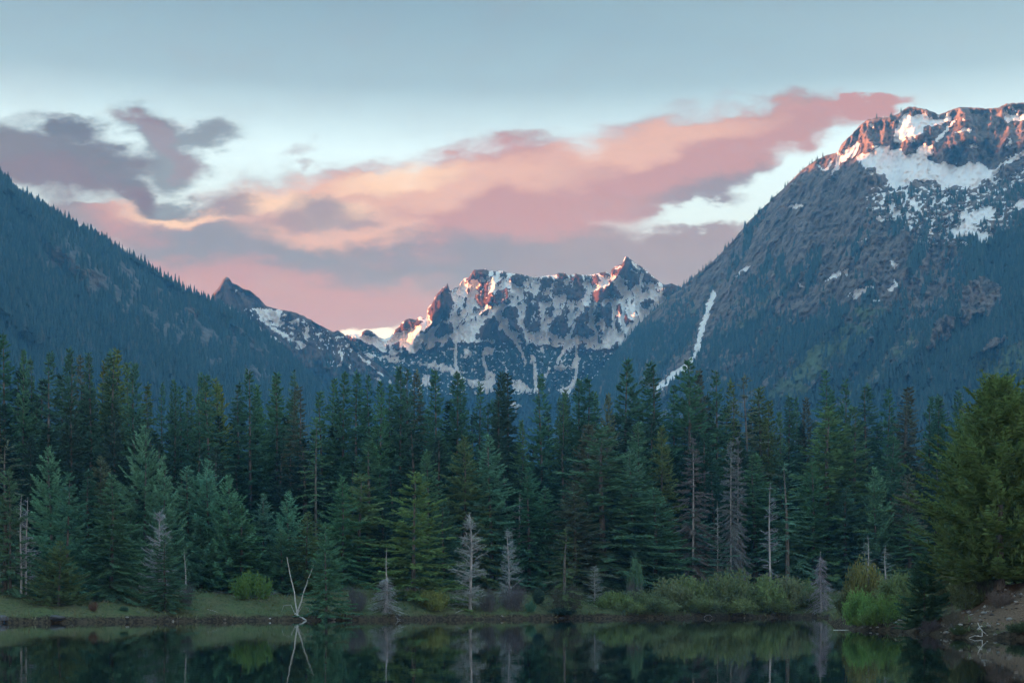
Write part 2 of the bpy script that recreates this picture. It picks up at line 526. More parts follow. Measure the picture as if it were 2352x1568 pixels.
snow_right_polys = [
    R3((1380, 300), (1440, 330), (1530, 330), (1560, 370), (1620, 320), (1720, 300), (1700, 400), (1780, 435), (1900, 435), (2060, 420), (2080, 460), (2130, 470), (2240, 400), (2352, 330), (2420, 300), (2420, 350), (2200, 450), (2150, 520), (2050, 570), (1950, 600), (1800, 590), (1720, 540), (1600, 545), (1520, 580), (1500, 600), (1420, 580), (1340, 480), (1230, 430), (1200, 385)),
    R3((1490, 160), (1540, 80), (1600, 110), (1660, 70), (1680, 100), (1750, 105), (1860, 80), (1840, 120), (1780, 165), (1690, 170), (1640, 220), (1570, 280), (1540, 250), (1500, 290), (1470, 300), (1480, 240), (1460, 190)),
    R3((1270, 150), (1300, 145), (1335, 200), (1290, 195)), R3((1880, 210), (1940, 190), (2010, 178), (2005, 200), (1930, 222)),
    R3((1910, 110), (1930, 105), (1945, 145), (1920, 150)), R3((1050, 385), (1130, 340), (1215, 288), (1228, 322), (1160, 405), (1140, 400), (1180, 350), (1100, 425), (1060, 475), (1005, 550), (1050, 440), (1080, 410)),
    R3((905, 445), (960, 460), (1000, 420), (1025, 400), (1035, 410), (1000, 460), (950, 478)),
    R3((2195, 50), (2215, 45), (2240, 95), (2300, 85), (2352, 85), (2352, 130), (2300, 120), (2250, 145), (2225, 110)), R3((2225, 230), (2280, 280), (2260, 320), (2225, 320), (2250, 280)),
    R3((1985, 305), (2045, 310), (2030, 330), (2000, 325)), R3((1290, 300), (1340, 295), (1350, 310), (1310, 318)),
    R3((1405, 700), (1440, 690), (1500, 760), (1490, 800), (1420, 780)), R3((1560, 690), (1600, 680), (1640, 740), (1680, 790), (1600, 760)), R3((1530, 770), (1580, 780), (1590, 800), (1540, 815)),
    R3((1740, 790), (1830, 780), (1850, 800), (1760, 815)),
    R3((1880, 780), (2000, 750), (2100, 730), (2165, 735), (2120, 800), (2060, 850), (2000, 860), (2040, 890), (2120, 890), (2130, 930), (2070, 975), (1990, 930), (1900, 935), (1820, 900), (1900, 860), (1950, 810)),
    R3((2250, 745), (2320, 690), (2400, 640), (2400, 700), (2320, 740)), R3((1550, 850), (1580, 865), (1570, 905)), R3((1340, 800), (1370, 795), (1375, 835), (1355, 830)),
    R3((1295, 650), (1325, 640), (1320, 668), (1298, 668)), R3((745, 745), (800, 698), (835, 715), (800, 745)),
    R3((345, 1215), (400, 1180), (440, 1130), (470, 1125), (450, 1160), (400, 1190)),
    R3((985, 1245), (1040, 1190), (1085, 1160), (1080, 1195), (1020, 1230)), R3((1105, 1170), (1145, 1150), (1140, 1215), (1115, 1215)),
    R3((1435, 1100), (1472, 1098), (1475, 1125), (1450, 1150)), R3((1425, 1290), (1445, 1230), (1488, 1275), (1440, 1300)), R3((1420, 1178), (1440, 1178), (1430, 1200)),
    R3((1145, 1345), (1230, 1290), (1310, 1270), (1300, 1305), (1200, 1350)), R3((1310, 1370), (1365, 1360), (1350, 1376)), R3((785, 1235), (800, 1230), (845, 1285), (820, 1285)), R3((840, 1175), (860, 1185), (850, 1202)),
    R3((1235, 960), (1285, 955), (1260, 978)), R3((1210, 990), (1180, 965), (1215, 955)),
]
snow_right_lines = [
    (R3((1745, 275), (1800, 215), (1875, 140)), 3.0), (R3((205, 1305), (213, 1330), (185, 1400), (170, 1460), (150, 1510), (138, 1567)), 5.0),
    (R5((660, 480), (650, 540), (630, 590), (612, 650), (600, 710), (592, 750), (560, 800), (530, 830)), 5.6), (R5((535, 825), (480, 860), (430, 900), (385, 935)), 7.2),
    (R3((1200, 395), (1270, 470), (1310, 510)), 1.8), (R3((1750, 700), (1800, 690), (1870, 660)), 1.4), (R3((1560, 560), (1540, 650), (1520, 720)), 3.0),
]
green_right_polys = [R5((1600, 480), (1450, 560), (1250, 690), (1130, 800), (1000, 960), (960, 1010), (1150, 1010), (1250, 880), (1400, 720), (1580, 560)),
                     R5((2500, 590), (2352, 640), (2240, 720), (2080, 850), (2100, 910), (2250, 930), (2500, 900))]
rock_right_polys = [R5((2020, 380), (2120, 330), (2230, 380), (2220, 480), (2160, 560), (2090, 520), (2040, 610), (2000, 540)), R5((1830, 700), (1860, 600), (1910, 540), (1990, 560), (1960, 660), (1880, 690), (1840, 750)),
                    R5((2080, 760), (2180, 670), (2300, 650), (2200, 720))]


def masks_right(U, V, H):
    wu, wv = warp(U, V, 9, 22, 41)
    snow = np.zeros(U.shape)
    for p in snow_right_polys:
        snow = np.maximum(snow, in_poly(wu, wv, p).astype(float))
    lu, lv = warp(U, V, 5.0, 9, 43)
    for pts, w in snow_right_lines:
        snow = np.maximum(snow, sstep(seg_dist(lu, lv, pts), w * 1.25, w * 0.75))
    # thawing patches strewn between the subalpine firs
    spk = fbm(U / 13 + V / 40, V / 6.5, 51, 3)
    zone = sstep(seg_dist(U, V, R3((1400, 700), (1600, 760), (1900, 800), (2150, 780))), 70, 15) + sstep(seg_dist(U, V, R3((1700, 620), (2000, 620), (2352, 520))), 34, 10) * 0.8 + sstep(seg_dist(U, V, R3((1650, 950), (1950, 960))), 26, 5) * 0.7
    snow = np.maximum(snow, sstep(spk * np.clip(zone, 0, 1), 0.14, 0.30))
    big = in_poly(U, V, snow_right_polys[14]) | (in_poly(U, V, snow_right_polys[11]))
    snow = np.where(big & (spk < -0.30), 0, snow)
    # rock band upper left, forest below
    n = fbm(U / 90, V / 90, 55, 4)
    rock_line = 700 + (U - 1700) * -0.06 + 130 * n
    fr = sstep(V - rock_line, -70, 120)
    fr = np.maximum(fr * (0.55 + 0.45 * sstep(fbm((U + 0.4 * V) / 40, V / 90, 68, 3), -0.25, 0.15)), sstep(fbm(U / 45 + V / 160, V / 140, 57, 4), 0.24, 0.5) * sstep(V, 460, 560) * 0.75)
    fr = np.maximum(fr, sstep(U, 2150, 2260) * sstep(V, 500, 560))
    upper = in_poly(U, V, R3((1380, 600), (1520, 590), (1900, 625), (2100, 600), (2352, 500), (2352, 780), (2100, 1000), (1600, 1000), (1380, 850)))
    fr = np.maximum(fr, upper * 0.30 * (fbm(U / 20, V / 14, 59, 3) > -0.1))
    gr = np.zeros(U.shape)
    gu, gv = warp(U, V, 22, 50, 61)
    tracks = sstep(fbm((U + 1.1 * V) / 48, (V - 0.6 * U) / 260, 67, 3), 0.22, 0.5) * sstep(V, 560, 680) * sstep(2200 - U, 0, 100) * 0.5
    for p in green_right_polys:
        gr = np.maximum(gr, in_poly(gu, gv, p).astype(float))
    gr = np.maximum(gr, tracks) * (0.85 + 0.6 * fbm(U / 16, V / 16, 63, 3))
    rk = np.zeros(U.shape)
    for p in rock_right_polys:
        rk = np.maximum(rk, in_poly(wu, wv, p).astype(float))
    streaks = sstep(ridged((U + 0.45 * V) / 30, V / 150, 65, 4), 0.62, 0.8) * sstep(V, 900, 650)
    fr = fr * (1 - 0.8 * streaks * sstep(2150 - U, 0, 80))
    gully = sstep(seg_dist(lu, lv, snow_right_lines[2][0] + snow_right_lines[3][0]), 40, 12) * 0.5
    return dict(snow=snow, forest=np.clip(fr * (1 - rk) * (1 - gr * 0.85) - gully, 0, 1), green=np.clip(gr, 0, 1), rk=rk)


def relief_right(U, V, m):
    s = U + 0.55 * (V - 500)
    top = sstep(V, 470, 380) * sstep(U, 1880, 1960)
    r = 70 * (ridged(s / 150, V / 420, 71, 4, 0.5) - 0.5) + 34 * (ridged(U / 34, V / 80, 73, 4, 0.55) - 0.5) * (0.35 + 0.65 * (1 - m['snow']))
    r += top * (80 * (ridged((U - 0.2 * V) / 80, V / 130, 75, 4) - 0.55)) * (1 - 0.5 * m['snow'])
    r += m['rk'] * 22 - m['snow'] * 10
    # the snow basin is a hollow under the summit cliffs
    basin = sstep(seg_dist(U, V, R3((1500, 470), (1900, 530), (2150, 500))), 90, 20)
    return r - 60 * basin + 9 * fbm(U / 9, V / 9, 77, 3) + 22 * (ridged((U + 0.3 * V) / 13, V / 36, 79, 4, 0.6) - 0.5) * (1 - m['snow']) * sstep(V, 1000, 600)


# ---- left peak: a dark horn with a snow-streaked shoulder
sky_horn = [(380, 960), (440, 800), (470, 716), (482, 690), (495, 668), (506, 655), (514, 640), (520, 636), (527, 638), (533, 650), (545, 654), (556, 662), (575, 668), (595, 684), (610, 702), (640, 711), (665, 714), (690, 722), (712, 733), (730, 744), (745, 752),
            (765, 762), (776, 758), (790, 768), (805, 782), (820, 798), (840, 815), (870, 838), (900, 862), (950, 905), (1000, 950), (1060, 1010), (1150, 1100)]


def masks_horn(U, V, H):
    wu, wv = warp(U, V, 5, 12, 83)
    snow = np.zeros(U.shape)
    for p in ([(590, 715), (615, 708), (650, 716), (640, 730), (655, 745), (640, 752), (620, 738), (600, 730)], [(700, 752), (712, 750), (706, 785), (700, 770)], [(668, 735), (690, 730), (684, 745)], [(540, 662), (548, 658), (549, 668), (543, 672)],
              [(678, 790), (686, 788), (690, 806), (680, 800)], [(748, 826), (768, 832), (766, 838)], [(650, 760), (668, 772), (690, 790), (660, 775)], [(862, 870), (872, 868), (873, 878)], [(890, 872), (900, 876), (894, 886)], [(800, 835), (812, 848), (804, 846)]):
        snow = np.maximum(snow, in_poly(wu, wv, p).astype(float))
    for pts, w in (([(515, 702), (560, 732), (600, 760), (640, 785)], 2.5), ([(600, 730), (625, 752), (660, 775), (700, 795)], 2.6), ([(820, 812), (850, 838), (880, 862)], 2.0), ([(780, 800), (786, 822), (778, 840)], 1.6)):
        snow = np.maximum(snow, (seg_dist(wu, wv, pts) < w * 1.4).astype(float))
    spk = fbm(U / 10 - V / 26, V / 7, 87, 3)
    snow = np.maximum(snow, (spk * sstep(seg_dist(U, V, [(580, 715), (660, 740), (730, 775), (800, 800)]), 34, 8) > 0.30).astype(float))
    fr = sstep(V - 760 - 0.20 * (U - 560) + 30 * fbm(U / 40, V / 40, 85, 3), 0, 70)
    return dict(snow=snow, forest=fr * 0.7, green=np.zeros(U.shape))


def relief_horn(U, V, m):
    return 60 * (ridged((U - 0.4 * V) / 46, V / 120, 91, 4, 0.55) - 0.5) + 12 * fbm(U / 8, V / 8, 93, 3) + 70 * np.where(U < 512 + (V - 640) * 0.1, np.clip(1 - np.abs(U - 512 - (V - 640) * 0.1) / 42, 0, 1), np.clip(1 - np.abs(U - 512 - (V - 640) * 0.1) / 16, 0, 1)) * sstep(V, 760, 660)


# ---- centre: the snowy massif
sky_massif = [(690, 900), (740, 830), (780, 790), (796, 768), (806, 768), (828, 766), (836, 759), (848, 757), (860, 764), (870, 774), (884, 778), (897, 773), (908, 757), (931, 734), (941, 731), (955, 735), (965, 726), (975, 734), (981, 727), (982, 710), (996, 690), (1002, 676),
              (1019, 659), (1024, 658), (1027.5, 649), (1031, 660), (1038, 668), (1046, 659), (1052, 661), (1057, 652), (1066, 639), (1077, 637), (1087, 620), (1100, 619.5), (1116, 617.5), (1124, 622), (1141, 623.5), (1155, 622), (1165, 627), (1178, 627),
              (1199, 630), (1216, 635), (1236, 637), (1260, 632), (1276, 632), (1283, 627), (1297, 626), (1304, 632), (1317, 630), (1324, 628), (1334, 632), (1354, 631.5), (1371, 628.5), (1392, 624), (1402, 630.5), (1405, 618.5), (1415, 611), (1429, 606.5),
              (1435.5, 590), (1441, 589), (1456, 601.5), (1473, 612), (1493, 629), (1513, 645.5), (1527, 654), (1537, 652.5), (1541, 651), (1561, 657.5), (1574, 663), (1592, 680), (1640, 730), (1720, 800), (1800, 880), (1900, 960)]

massif_rock = [R4(*q) for q in (
    ((550, 470), (590, 410), (610, 370), (660, 320), (684, 280), (700, 330), (715, 370), (722, 430), (715, 490), (700, 530), (640, 550), (560, 540), (545, 520)),
    ((725, 470), (760, 420), (780, 470), (775, 520), (740, 520)), ((755, 370), (790, 360), (820, 400), (835, 470), (815, 475), (790, 430), (760, 400)), ((715, 310), (760, 310), (755, 350), (720, 350)), ((770, 290), (800, 255), (840, 260), (835, 290), (800, 300), (775, 320)), ((800, 310), (825, 310), (830, 350), (810, 345)),
    ((860, 400), (880, 350), (870, 320), (940, 300), (960, 330), (1000, 370), (1060, 330), (1090, 320), (1120, 370), (1125, 430), (1060, 440), (1000, 440), (930, 450), (890, 430)),
    ((830, 262), (860, 195), (945, 187), (970, 210), (960, 245), (890, 262)), ((985, 222), (1060, 200), (1100, 235), (1080, 260), (1030, 250)), ((1110, 240), (1180, 225), (1250, 245), (1220, 270), (1190, 310), (1150, 312), (1110, 280)),
    ((1145, 370), (1175, 360), (1180, 430), (1150, 440)), ((1020, 280), (1050, 285), (1040, 305)), ((900, 290), (940, 285), (945, 325), (905, 330)), ((850, 450), (870, 440), (880, 475), (855, 480)),
    ((1280, 270), (1360, 245), (1400, 280), (1350, 350), (1300, 340), (1310, 300)), ((1420, 230), (1500, 220), (1490, 260), (1470, 300), (1490, 370), (1400, 382), (1380, 350), (1420, 300), (1440, 260)),
    ((1540, 230), (1590, 230), (1610, 300), (1615, 380), (1580, 420), (1520, 415), (1495, 360), (1510, 320), (1550, 310), (1520, 270)), ((1620, 250), (1700, 230), (1725, 280), (1680, 310), (1640, 290)), ((1735, 235), (1760, 205), (1790, 235), (1770, 250)),
    ((1240, 370), (1330, 360), (1400, 400), (1390, 420), (1300, 410), (1230, 440), (1200, 420)), ((1205, 340), (1230, 335), (1225, 390), (1205, 380)), ((1240, 305), (1270, 305), (1265, 325), (1240, 325)),
    ((1190, 470), (1230, 430), (1300, 430), (1320, 560), (1310, 620), (1250, 625), (1200, 590), (1180, 530)), ((1380, 560), (1440, 500), (1500, 520), (1510, 600), (1490, 670), (1430, 650), (1370, 620)), ((1440, 430), (1480, 420), (1520, 480), (1510, 520), (1450, 490)),
    ((1500, 620), (1560, 520), (1600, 480), (1640, 440), (1650, 520), (1640, 570), (1680, 640), (1650, 670), (1590, 640), (1540, 660)), ((1680, 430), (1720, 480), (1740, 450), (1800, 430), (1810, 500), (1800, 580), (1810, 610), (1760, 590), (1720, 520), (1690, 580), (1720, 600), (1740, 630), (1700, 640), (1680, 560)),
    ((1825, 450), (1860, 440), (1870, 500), (1870, 600), (1820, 610), (1820, 530)), ((1880, 520), (1920, 490), (1950, 520), (1940, 560), (1890, 600)), ((1640, 400), (1690, 330), (1740, 330), (1800, 290), (1840, 330), (1870, 380), (1870, 420), (1790, 380), (1760, 400), (1700, 420), (1650, 440)),
    ((1790, 235), (1800, 195), (1830, 170), (1870, 158), (1890, 105), (1905, 100), (1950, 145), (2060, 225), (2120, 275), (2165, 305), (2100, 292), (2020, 290), (1960, 300), (1900, 270), (1840, 235)),
    ((1880, 290), (1940, 300), (1950, 320), (1910, 350), (1880, 310)), ((1980, 330), (2040, 300), (2060, 340), (2000, 370)), ((1980, 430), (2060, 390), (2100, 420), (2020, 470)), ((2170, 300), (2210, 290), (2280, 315), (2352, 400), (2352, 480), (2200, 430), (2150, 360)), ((2080, 330), (2120, 330), (2140, 350), (2100, 370)),
    ((1320, 470), (1380, 440), (1420, 460), (1390, 520), (1350, 540)), ((1510, 440), (1550, 430), (1560, 470), (1530, 500)), ((1890, 400), (1930, 380), (1940, 440), (1900, 470)),
    ((1050, 480), (1110, 440), (1170, 470), (1160, 560), (1200, 620), (1240, 690), (1190, 700), (1150, 620), (1110, 580), (1070, 520)), ((900, 600), (960, 530), (1010, 520), (1040, 600), (1100, 660), (1180, 720), (1220, 800), (1150, 740), (1060, 690), (990, 690), (950, 660), (900, 620)),
    ((590, 650), (640, 560), (720, 560), (730, 620), (700, 640), (620, 670)), ((490, 640), (600, 545), (640, 555), (560, 620)), ((775, 600), (790, 540), (810, 545), (805, 600)), ((840, 540), (880, 520), (880, 560), (850, 570)), ((920, 500), (960, 470), (980, 480), (940, 520)),
    ((300, 657), (330, 600), (400, 530), (470, 540), (530, 540), (470, 590), (400, 610), (330, 640)), ((95, 632), (135, 598), (160, 605), (218, 657), (170, 660)), ((860, 640), (940, 620), (960, 670), (880, 670)), ((1010, 690), (1060, 680), (1060, 720), (1010, 720)),
    ((500, 700), (530, 670), (545, 720), (520, 745)), ((580, 760), (600, 690), (640, 690), (620, 740)), ((640, 740), (700, 650), (735, 700), (720, 760), (660, 760)), ((0, 640), (40, 690), (45, 720), (0, 700)), ((270, 740), (280, 700), (295, 740), (290, 790), (265, 780)), ((305, 740), (320, 690), (355, 690), (360, 750)), ((380, 790), (390, 710), (415, 760), (440, 810)),
    ((1710, 690), (1740, 650), (1745, 690), (1720, 705)), ((1520, 740), (1580, 720), (1620, 700), (1620, 730), (1560, 770)), ((1795, 720), (1830, 690), (1840, 720), (1815, 730)), ((1490, 690), (1530, 680), (1510, 700)))]
massif_snow = [R4(*q) for q in (
    ((430, 830), (600, 830), (760, 880), (830, 950), (940, 960), (990, 890), (1020, 930), (980, 1040), (870, 1000), (700, 900)), ((1100, 990), (1170, 950), (1230, 990), (1280, 1030), (1200, 1040)), ((1420, 1010), (1500, 1000), (1560, 930), (1570, 960), (1500, 1060)), ((1290, 740), (1330, 735), (1340, 760), (1300, 760)),
    ((790, 750), (830, 740), (845, 790), (800, 800)), ((1400, 860), (1480, 850), (1520, 870), (1440, 890)), ((930, 740), (1010, 730), (1000, 770), (940, 790)), ((1540, 800), (1600, 790), (1560, 870), (1520, 880)), ((1430, 800), (1500, 800), (1470, 830)), ((1100, 1090), (1180, 1130), (1150, 1160)), ((500, 960), (560, 900), (560, 990), (520, 990)), ((200, 800), (300, 780), (420, 830), (330, 830)), ((110, 765), (190, 770), (170, 830)), ((200, 940), (240, 950), (230, 965)), ((280, 960), (298, 965), (290, 975)))]
massif_gully = [
    (R4((735, 560), (740, 700), (740, 850), (750, 880)), 4.0), (R4((725, 400), (740, 480), (738, 560)), 4.5), (R4((920, 760), (935, 840), (960, 920)), 4.0), (R4((1130, 660), (1190, 760), (1215, 840)), 3.6), (R4((1265, 790), (1280, 880), (1285, 1020)), 4.0), (R4((1380, 870), (1350, 930)), 2.6),
    (R4((1560, 720), (1562, 870), (1550, 960), (1500, 1020)), 3.4), (R4((1430, 830), (1480, 740), (1550, 560)), 3.6), (R4((1210, 440), (1190, 560), (1230, 680)), 4.0), (R4((1340, 440), (1330, 560), (1325, 600)), 4.0), (R4((1090, 950), (1080, 860)), 1.6), (R4((1660, 450), (1660, 560), (1700, 640)), 4.0), (R4((1540, 420), (1520, 520), (1510, 560)), 3.5),
    (R4((1810, 420), (1815, 600)), 2.8), (R4((1876, 430), (1878, 600)), 2.8), (R4((1945, 155), (1985, 195)), 3.2), (R4((1935, 200), (1965, 218)), 2.0), (R4((2006, 228), (1995, 285)), 4.0), (R4((1860, 180), (1830, 195)), 1.8)]


def masks_massif(U, V, H):
    wu, wv = warp(U, V, 6.0, 10, 101)
    w2u, w2v = warp(U, V, 2.2, 4.5, 102)
    wu, wv = wu + (w2u - U), wv + (w2v - V) * 1.3
    tree_line = np.interp(U, [690, 800, 900, 1000, 1060, 1150, 1250, 1330, 1420, 1500], [700, 770, 815, 800, 785, 788, 792, 805, 800, 812]) + 8 * fbm(U / 24, U * 0, 103, 3)
    upper = sstep(tree_line - V, -8, 8)
    snow = upper.copy()
    # cliffs and ribs: drawn rock bands, broken along the fall line so that snow lies in the gullies between ribs
    pf = np.zeros(U.shape)
    for p in massif_rock:
        pf = np.maximum(pf, in_poly(wu, wv, p).astype(float))
    for _ in range(2):
        pf = (pf * 2 + np.roll(pf, 1, 0) + np.roll(pf, -1, 0) + np.roll(pf, 1, 1) + np.roll(pf, -1, 1)) / 6
    lean = np.interp(U, [900, 1100, 1300, 1450, 1560], [0.55, 0.30, 0.0, -0.25, -0.5])
    ru, rv = warp(U, V, 5.0, 24, 104)
    rib = ridged((ru + lean * (rv - 640)) / 24.0, rv / 80.0, 110, 5, 0.62)
    ledge = fbm(U / 26 + V / 60, V / 7.5, 105, 3)
    score = (pf - 0.5) * 0.75 + (rib - 0.50) * 2.0 + 0.32 * ledge + 0.26 * fbm(U / 4.5, V / 6.5, 106, 2) + 0.02
    # the big cliffs stay bare
    for p in massif_rock:
        cx = sum(q[0] for q in p) / len(p); span = (max(q[0] for q in p) - min(q[0] for q in p)) * (max(q[1] for q in p) - min(q[1] for q in p))
        if span > 1150:
            score = score + 0.34 * in_poly(wu, wv, p)
    for p in massif_rock:
        if min(q[1] for q in p) < 590:
            score = score + 0.6 * in_poly(wu, wv, p)
    score = np.where(U < 1030, (pf - 0.5) * 1.5 + 0.3 * fbm(U / 6, V / 6, 106, 3), score)
    snow = snow * sstep(score, 0.06, -0.06)
    su, sv = warp(U, V, 7, 11, 109)
    for p in massif_snow:
        snow = np.maximum(snow, in_poly(su, sv, p).astype(float))
    lu, lv = warp(U, V, 3.0, 8, 111)
    for pts, w in massif_gully:
        snow = np.maximum(snow, sstep(seg_dist(lu, lv, pts), w * 1.2, w * 0.7))
    spk = fbm(U / 8, V / 6, 113, 3)
    low = sstep(V - tree_line, 0, 12) * sstep(930 - V, 0, 50)
    snow = np.maximum(snow, ((spk > 0.42) & (low > 0.5)).astype(float))
    snow = np.where(in_poly(wu, wv, massif_rock[0]), np.minimum(snow, 0.0), snow)
    snow = snow * sstep(955 - V + 12 * spk, 0, 8)
    fr = sstep(V - tree_line, 0, 16)
    return dict(snow=snow, forest=fr, green=np.zeros(U.shape), upper=upper)


def relief_massif(U, V, m):
    s = m['snow']
    # blur snow so cliffs bulge smoothly between the gullies
    k = s.copy()
    for _ in range(5):
        k = (k + np.roll(k, 1, 0) + np.roll(k, -1, 0) + np.roll(k, 1, 1) + np.roll(k, -1, 1)) / 5
    r = 34 * (1 - k) * m['upper'] + 52 * (ridged((U + 0.1 * V) / 70, V / 240, 121, 3, 0.5) - 0.5) + 24 * (ridged(U / 22, V / 70, 123, 4, 0.55) - 0.5) * (1 - 0.6 * k)
    # buttresses with a broad western flank and a steep eastern one
    for pts, wl, wr, amp in ((R4((1120, 360), (1050, 440), (960, 560), (900, 700)), 62, 14, 95), (R4((900, 220), (990, 250), (1010, 300)), 40, 12, 45), (R4((1890, 160), (1840, 240), (1760, 330), (1700, 420)), 46, 14, 75),
                             (R4((1960, 520), (1900, 640), (1850, 760)), 60, 20, 105), (R4((2160, 300), (2120, 380)), 40, 12, 70), (R4((640, 440), (600, 540), (520, 640)), 40, 14, 70), (R4((1740, 440), (1750, 600)), 20, 8, 45), (R4((1855, 440), (1865, 610)), 16, 7, 40),
                             (R4((1320, 430), (1310, 620)), 26, 9, 40), (R4((1500, 480), (1500, 660)), 24, 9, 36), (R4((1640, 450), (1640, 640)), 22, 8, 40), (R4((1240, 700), (1180, 640), (1100, 560)), 18, 10, 30)):
        d = seg_dist(U, V, pts)
        us = np.array([q[0] for q in pts]); vs = np.array([q[1] for q in pts])
        o = np.argsort(vs)
        side = U - np.interp(V, vs[o], us[o])
        r = r + amp * np.where(side < 0, np.clip(1 - d / wl, 0, 1), np.clip(1 - d / wr, 0, 1) ** 1.5)
    return r + 7 * fbm(U / 6, V / 6, 125, 2)


mat_m_left = mountain_material('forested_slope', (0.10, 0.115, 0.125), (0.18, 0.185, 0.195), (0.03, 0.055, 0.055), (0.05, 0.08, 0.04))
mat_m_right = mountain_material('mountain_rock_and_snow', (0.105, 0.088, 0.082), (0.27, 0.225, 0.205), (0.034, 0.058, 0.064), (0.080, 0.112, 0.066))
mat_m_horn = mountain_material('horn_rock', (0.10, 0.078, 0.075), (0.17, 0.13, 0.12), (0.035, 0.055, 0.055), (0.05, 0.08, 0.04), scale=0.7)
mat_m_massif = mountain_material('massif_rock_and_snow', (0.060, 0.036, 0.032), (0.140, 0.078, 0.060), (0.03, 0.05, 0.055), (0.05, 0.08, 0.04), scale=0.6)

M_left = make_mountain('forested_mountain', sky_left, yc_left, lambda u: np.interp(u, [-5200, -3000, -1500, -600, 0, 900], [210, 360, 640, 820, 900, 1100]), 6.0, 1.15, 700, 230, relief_left, masks_left, mat_m_left, jag=1.0, seed=3)
M_right = make_mountain('rocky_mountain', sky_right, yc_right, lambda u: np.interp(u, [1150, 2352, 3500], [1150, 900, 720]), 6.0, 1.25, 760, 400, relief_right, masks_right, mat_m_right, jag=1.6, seed=5, fade=12)
M_horn = make_mountain('horn_peak', sky_horn, lambda u: np.interp(u, [380, 700, 1150], [2600, 2540, 2420]), lambda u: u * 0 + 1950, 30.0, 1.2, 340, 150, relief_horn, masks_horn, mat_m_horn, jag=1.6, seed=7, fade=8)
M_massif = make_mountain('snowy_massif', sky_massif, lambda u: u * 0 + 2760, lambda u: u * 0 + 2280, 40.0, 1.35, 900, 360, relief_massif, masks_massif, mat_m_massif, jag=1.3, seed=9, fade=7)
for M, lab in ((M_left, 'long ridge on the left covered in dark conifers with a pale scree streak'), (M_right, 'high rocky mountain on the right with a snow basin under red cliffs'),
               (M_horn, 'dark pointed horn peak with a snow streaked shoulder'), (M_massif, 'broad snowy massif with dark cliffs and a pyramid summit')):
    tag(M['obj'], lab, 'mountain', kind='structure')


def build_shading_range():
    """unseen range added outside the frame to block the low sun"""
    xs = np.linspace(-4300, -1450, 60); ys = np.linspace(-1500, 5200, 120)
    X, Y = np.meshgrid(xs, ys)
    crest = np.interp(Y, [-1500, 700, 1400, 1980, 2125, 2215, 2400, 2530, 3000, 5200], [560, 600, 900, 975, 1000, 930, 735, 712, 690, 640])  # crest heights shaped to set where its shadow ends on the peaks
    Z = crest * np.clip(1 - np.abs(X + 2700) / 1500, 0, 1) ** 0.9
    Z = Z + 24 * (ridged(X / 900, Y / 900, 131, 4) - 0.5) * sstep(Z, 0, 300) + 10 * fbm(X / 120, Y / 120, 133, 3) * sstep(Z, 0, 200)
    Z = np.clip(Z, -1, 1300) + 2
    me = new_mesh('shading_range', np.stack([X, Y, Z], -1).reshape(-1, 3), grid_faces(60, 120), smooth=True, mats=[mat_m_left])
    add_attr(me, 'snow', sstep(Z, 1000, 1120)); add_attr(me, 'forest', sstep(Z, 950, 700)); add_attr(me, 'green', Z * 0)
    tag(link('shading_range', me), 'unseen range added beyond the left ridge to shade the valley', 'mountain', kind='structure')


build_shading_range()

# ---------------------------------------------------------------- lake, shore and valley floor
SHORE_FAR = [(-400, 116), (0, 124), (150, 128), (300, 134), (500, 140), (700, 146), (850, 149), (1000, 152), (1150, 158), (1300, 165), (1450, 170), (1600, 175), (1750, 181), (1880, 186)]


def px_pts(pts):
    return [((u - CU) / FPX * Y, float(Y)) for u, Y in pts]


LAKE = px_pts(SHORE_FAR) + px_pts([(1915, 176), (1922, 150), (1912, 136), (1925, 124), (1940, 104), (1952, 91), (2010, 86.5), (2060, 82), (2105, 78.5), (2150, 72), (2180, 68), (2240, 66), (2300, 65), (2360, 64.5), (2500, 61)]) + \
    [(42, 54), (60, 40), (72, 18), (60, 4), (25, 1.6), (0, 2.2), (-25, 1.8), (-62, 6), (-80, 40), (-72, 90)]


def lake_sd(X, Y):
    d = seg_dist(X, Y, LAKE, closed=True)
    d = np.where(in_poly(X, Y, LAKE), -d, d)
    return d + (0.55 * fbm(X / 3.1, Y / 3.1, 205, 3) + 0.9 * fbm(X / 11.0, Y / 11.0, 207, 2)) * sstep(np.abs(d), 14, 4)


def ground_z(X, Y, sd=None):
    X = np.asarray(X, float); Y = np.asarray(Y, float)
    if sd is None:
        sd = lake_sd(X, Y)
    amp = np.where(Y > 105, np.interp(X, [-60, -20, 10, 40], [3.9, 4.3, 4.7, 4.7]), 4.6)
    amp = np.where(Y < 20, 0.9, amp)
    land = (0.26 + 0.22 * fbm(X / 2.3, Y / 2.3, 209, 3)) * sstep(sd, -0.1, 0.45) + amp * (1 - np.exp(-np.maximum(sd, 0) / 14.0)) + 0.012 * np.maximum(sd - 30, 0) * sstep(sd, 30, 200)
    land = land + sstep(sd, 0.5, 6) * (0.30 * fbm(X / 7.0, Y / 7.0, 201, 3) + 0.10 * fbm(X / 1.7, Y / 1.7, 203, 2))
    # gravel hummock at the right-hand bank
    land = land + 0.9 * np.exp(-(((X - 26.5) / 4.0) ** 2 + ((Y - 73) / 4.5) ** 2)) * sstep(sd, 0, 5)
    bed = np.maximum(-2.6, 0.30 * sd) - 0.05
    return np.where(sd > -0.1, land, bed)


def spaced(lo, a, b, hi, step, n_out):
    mid = np.arange(a, b + 1e-6, step)
    q = np.linspace(0, 1, n_out + 1)[1:]
    right = b + (hi - b) * q ** 3
    left = a + (lo - a) * q[::-1] ** 3
    return np.concatenate([left, mid, right])


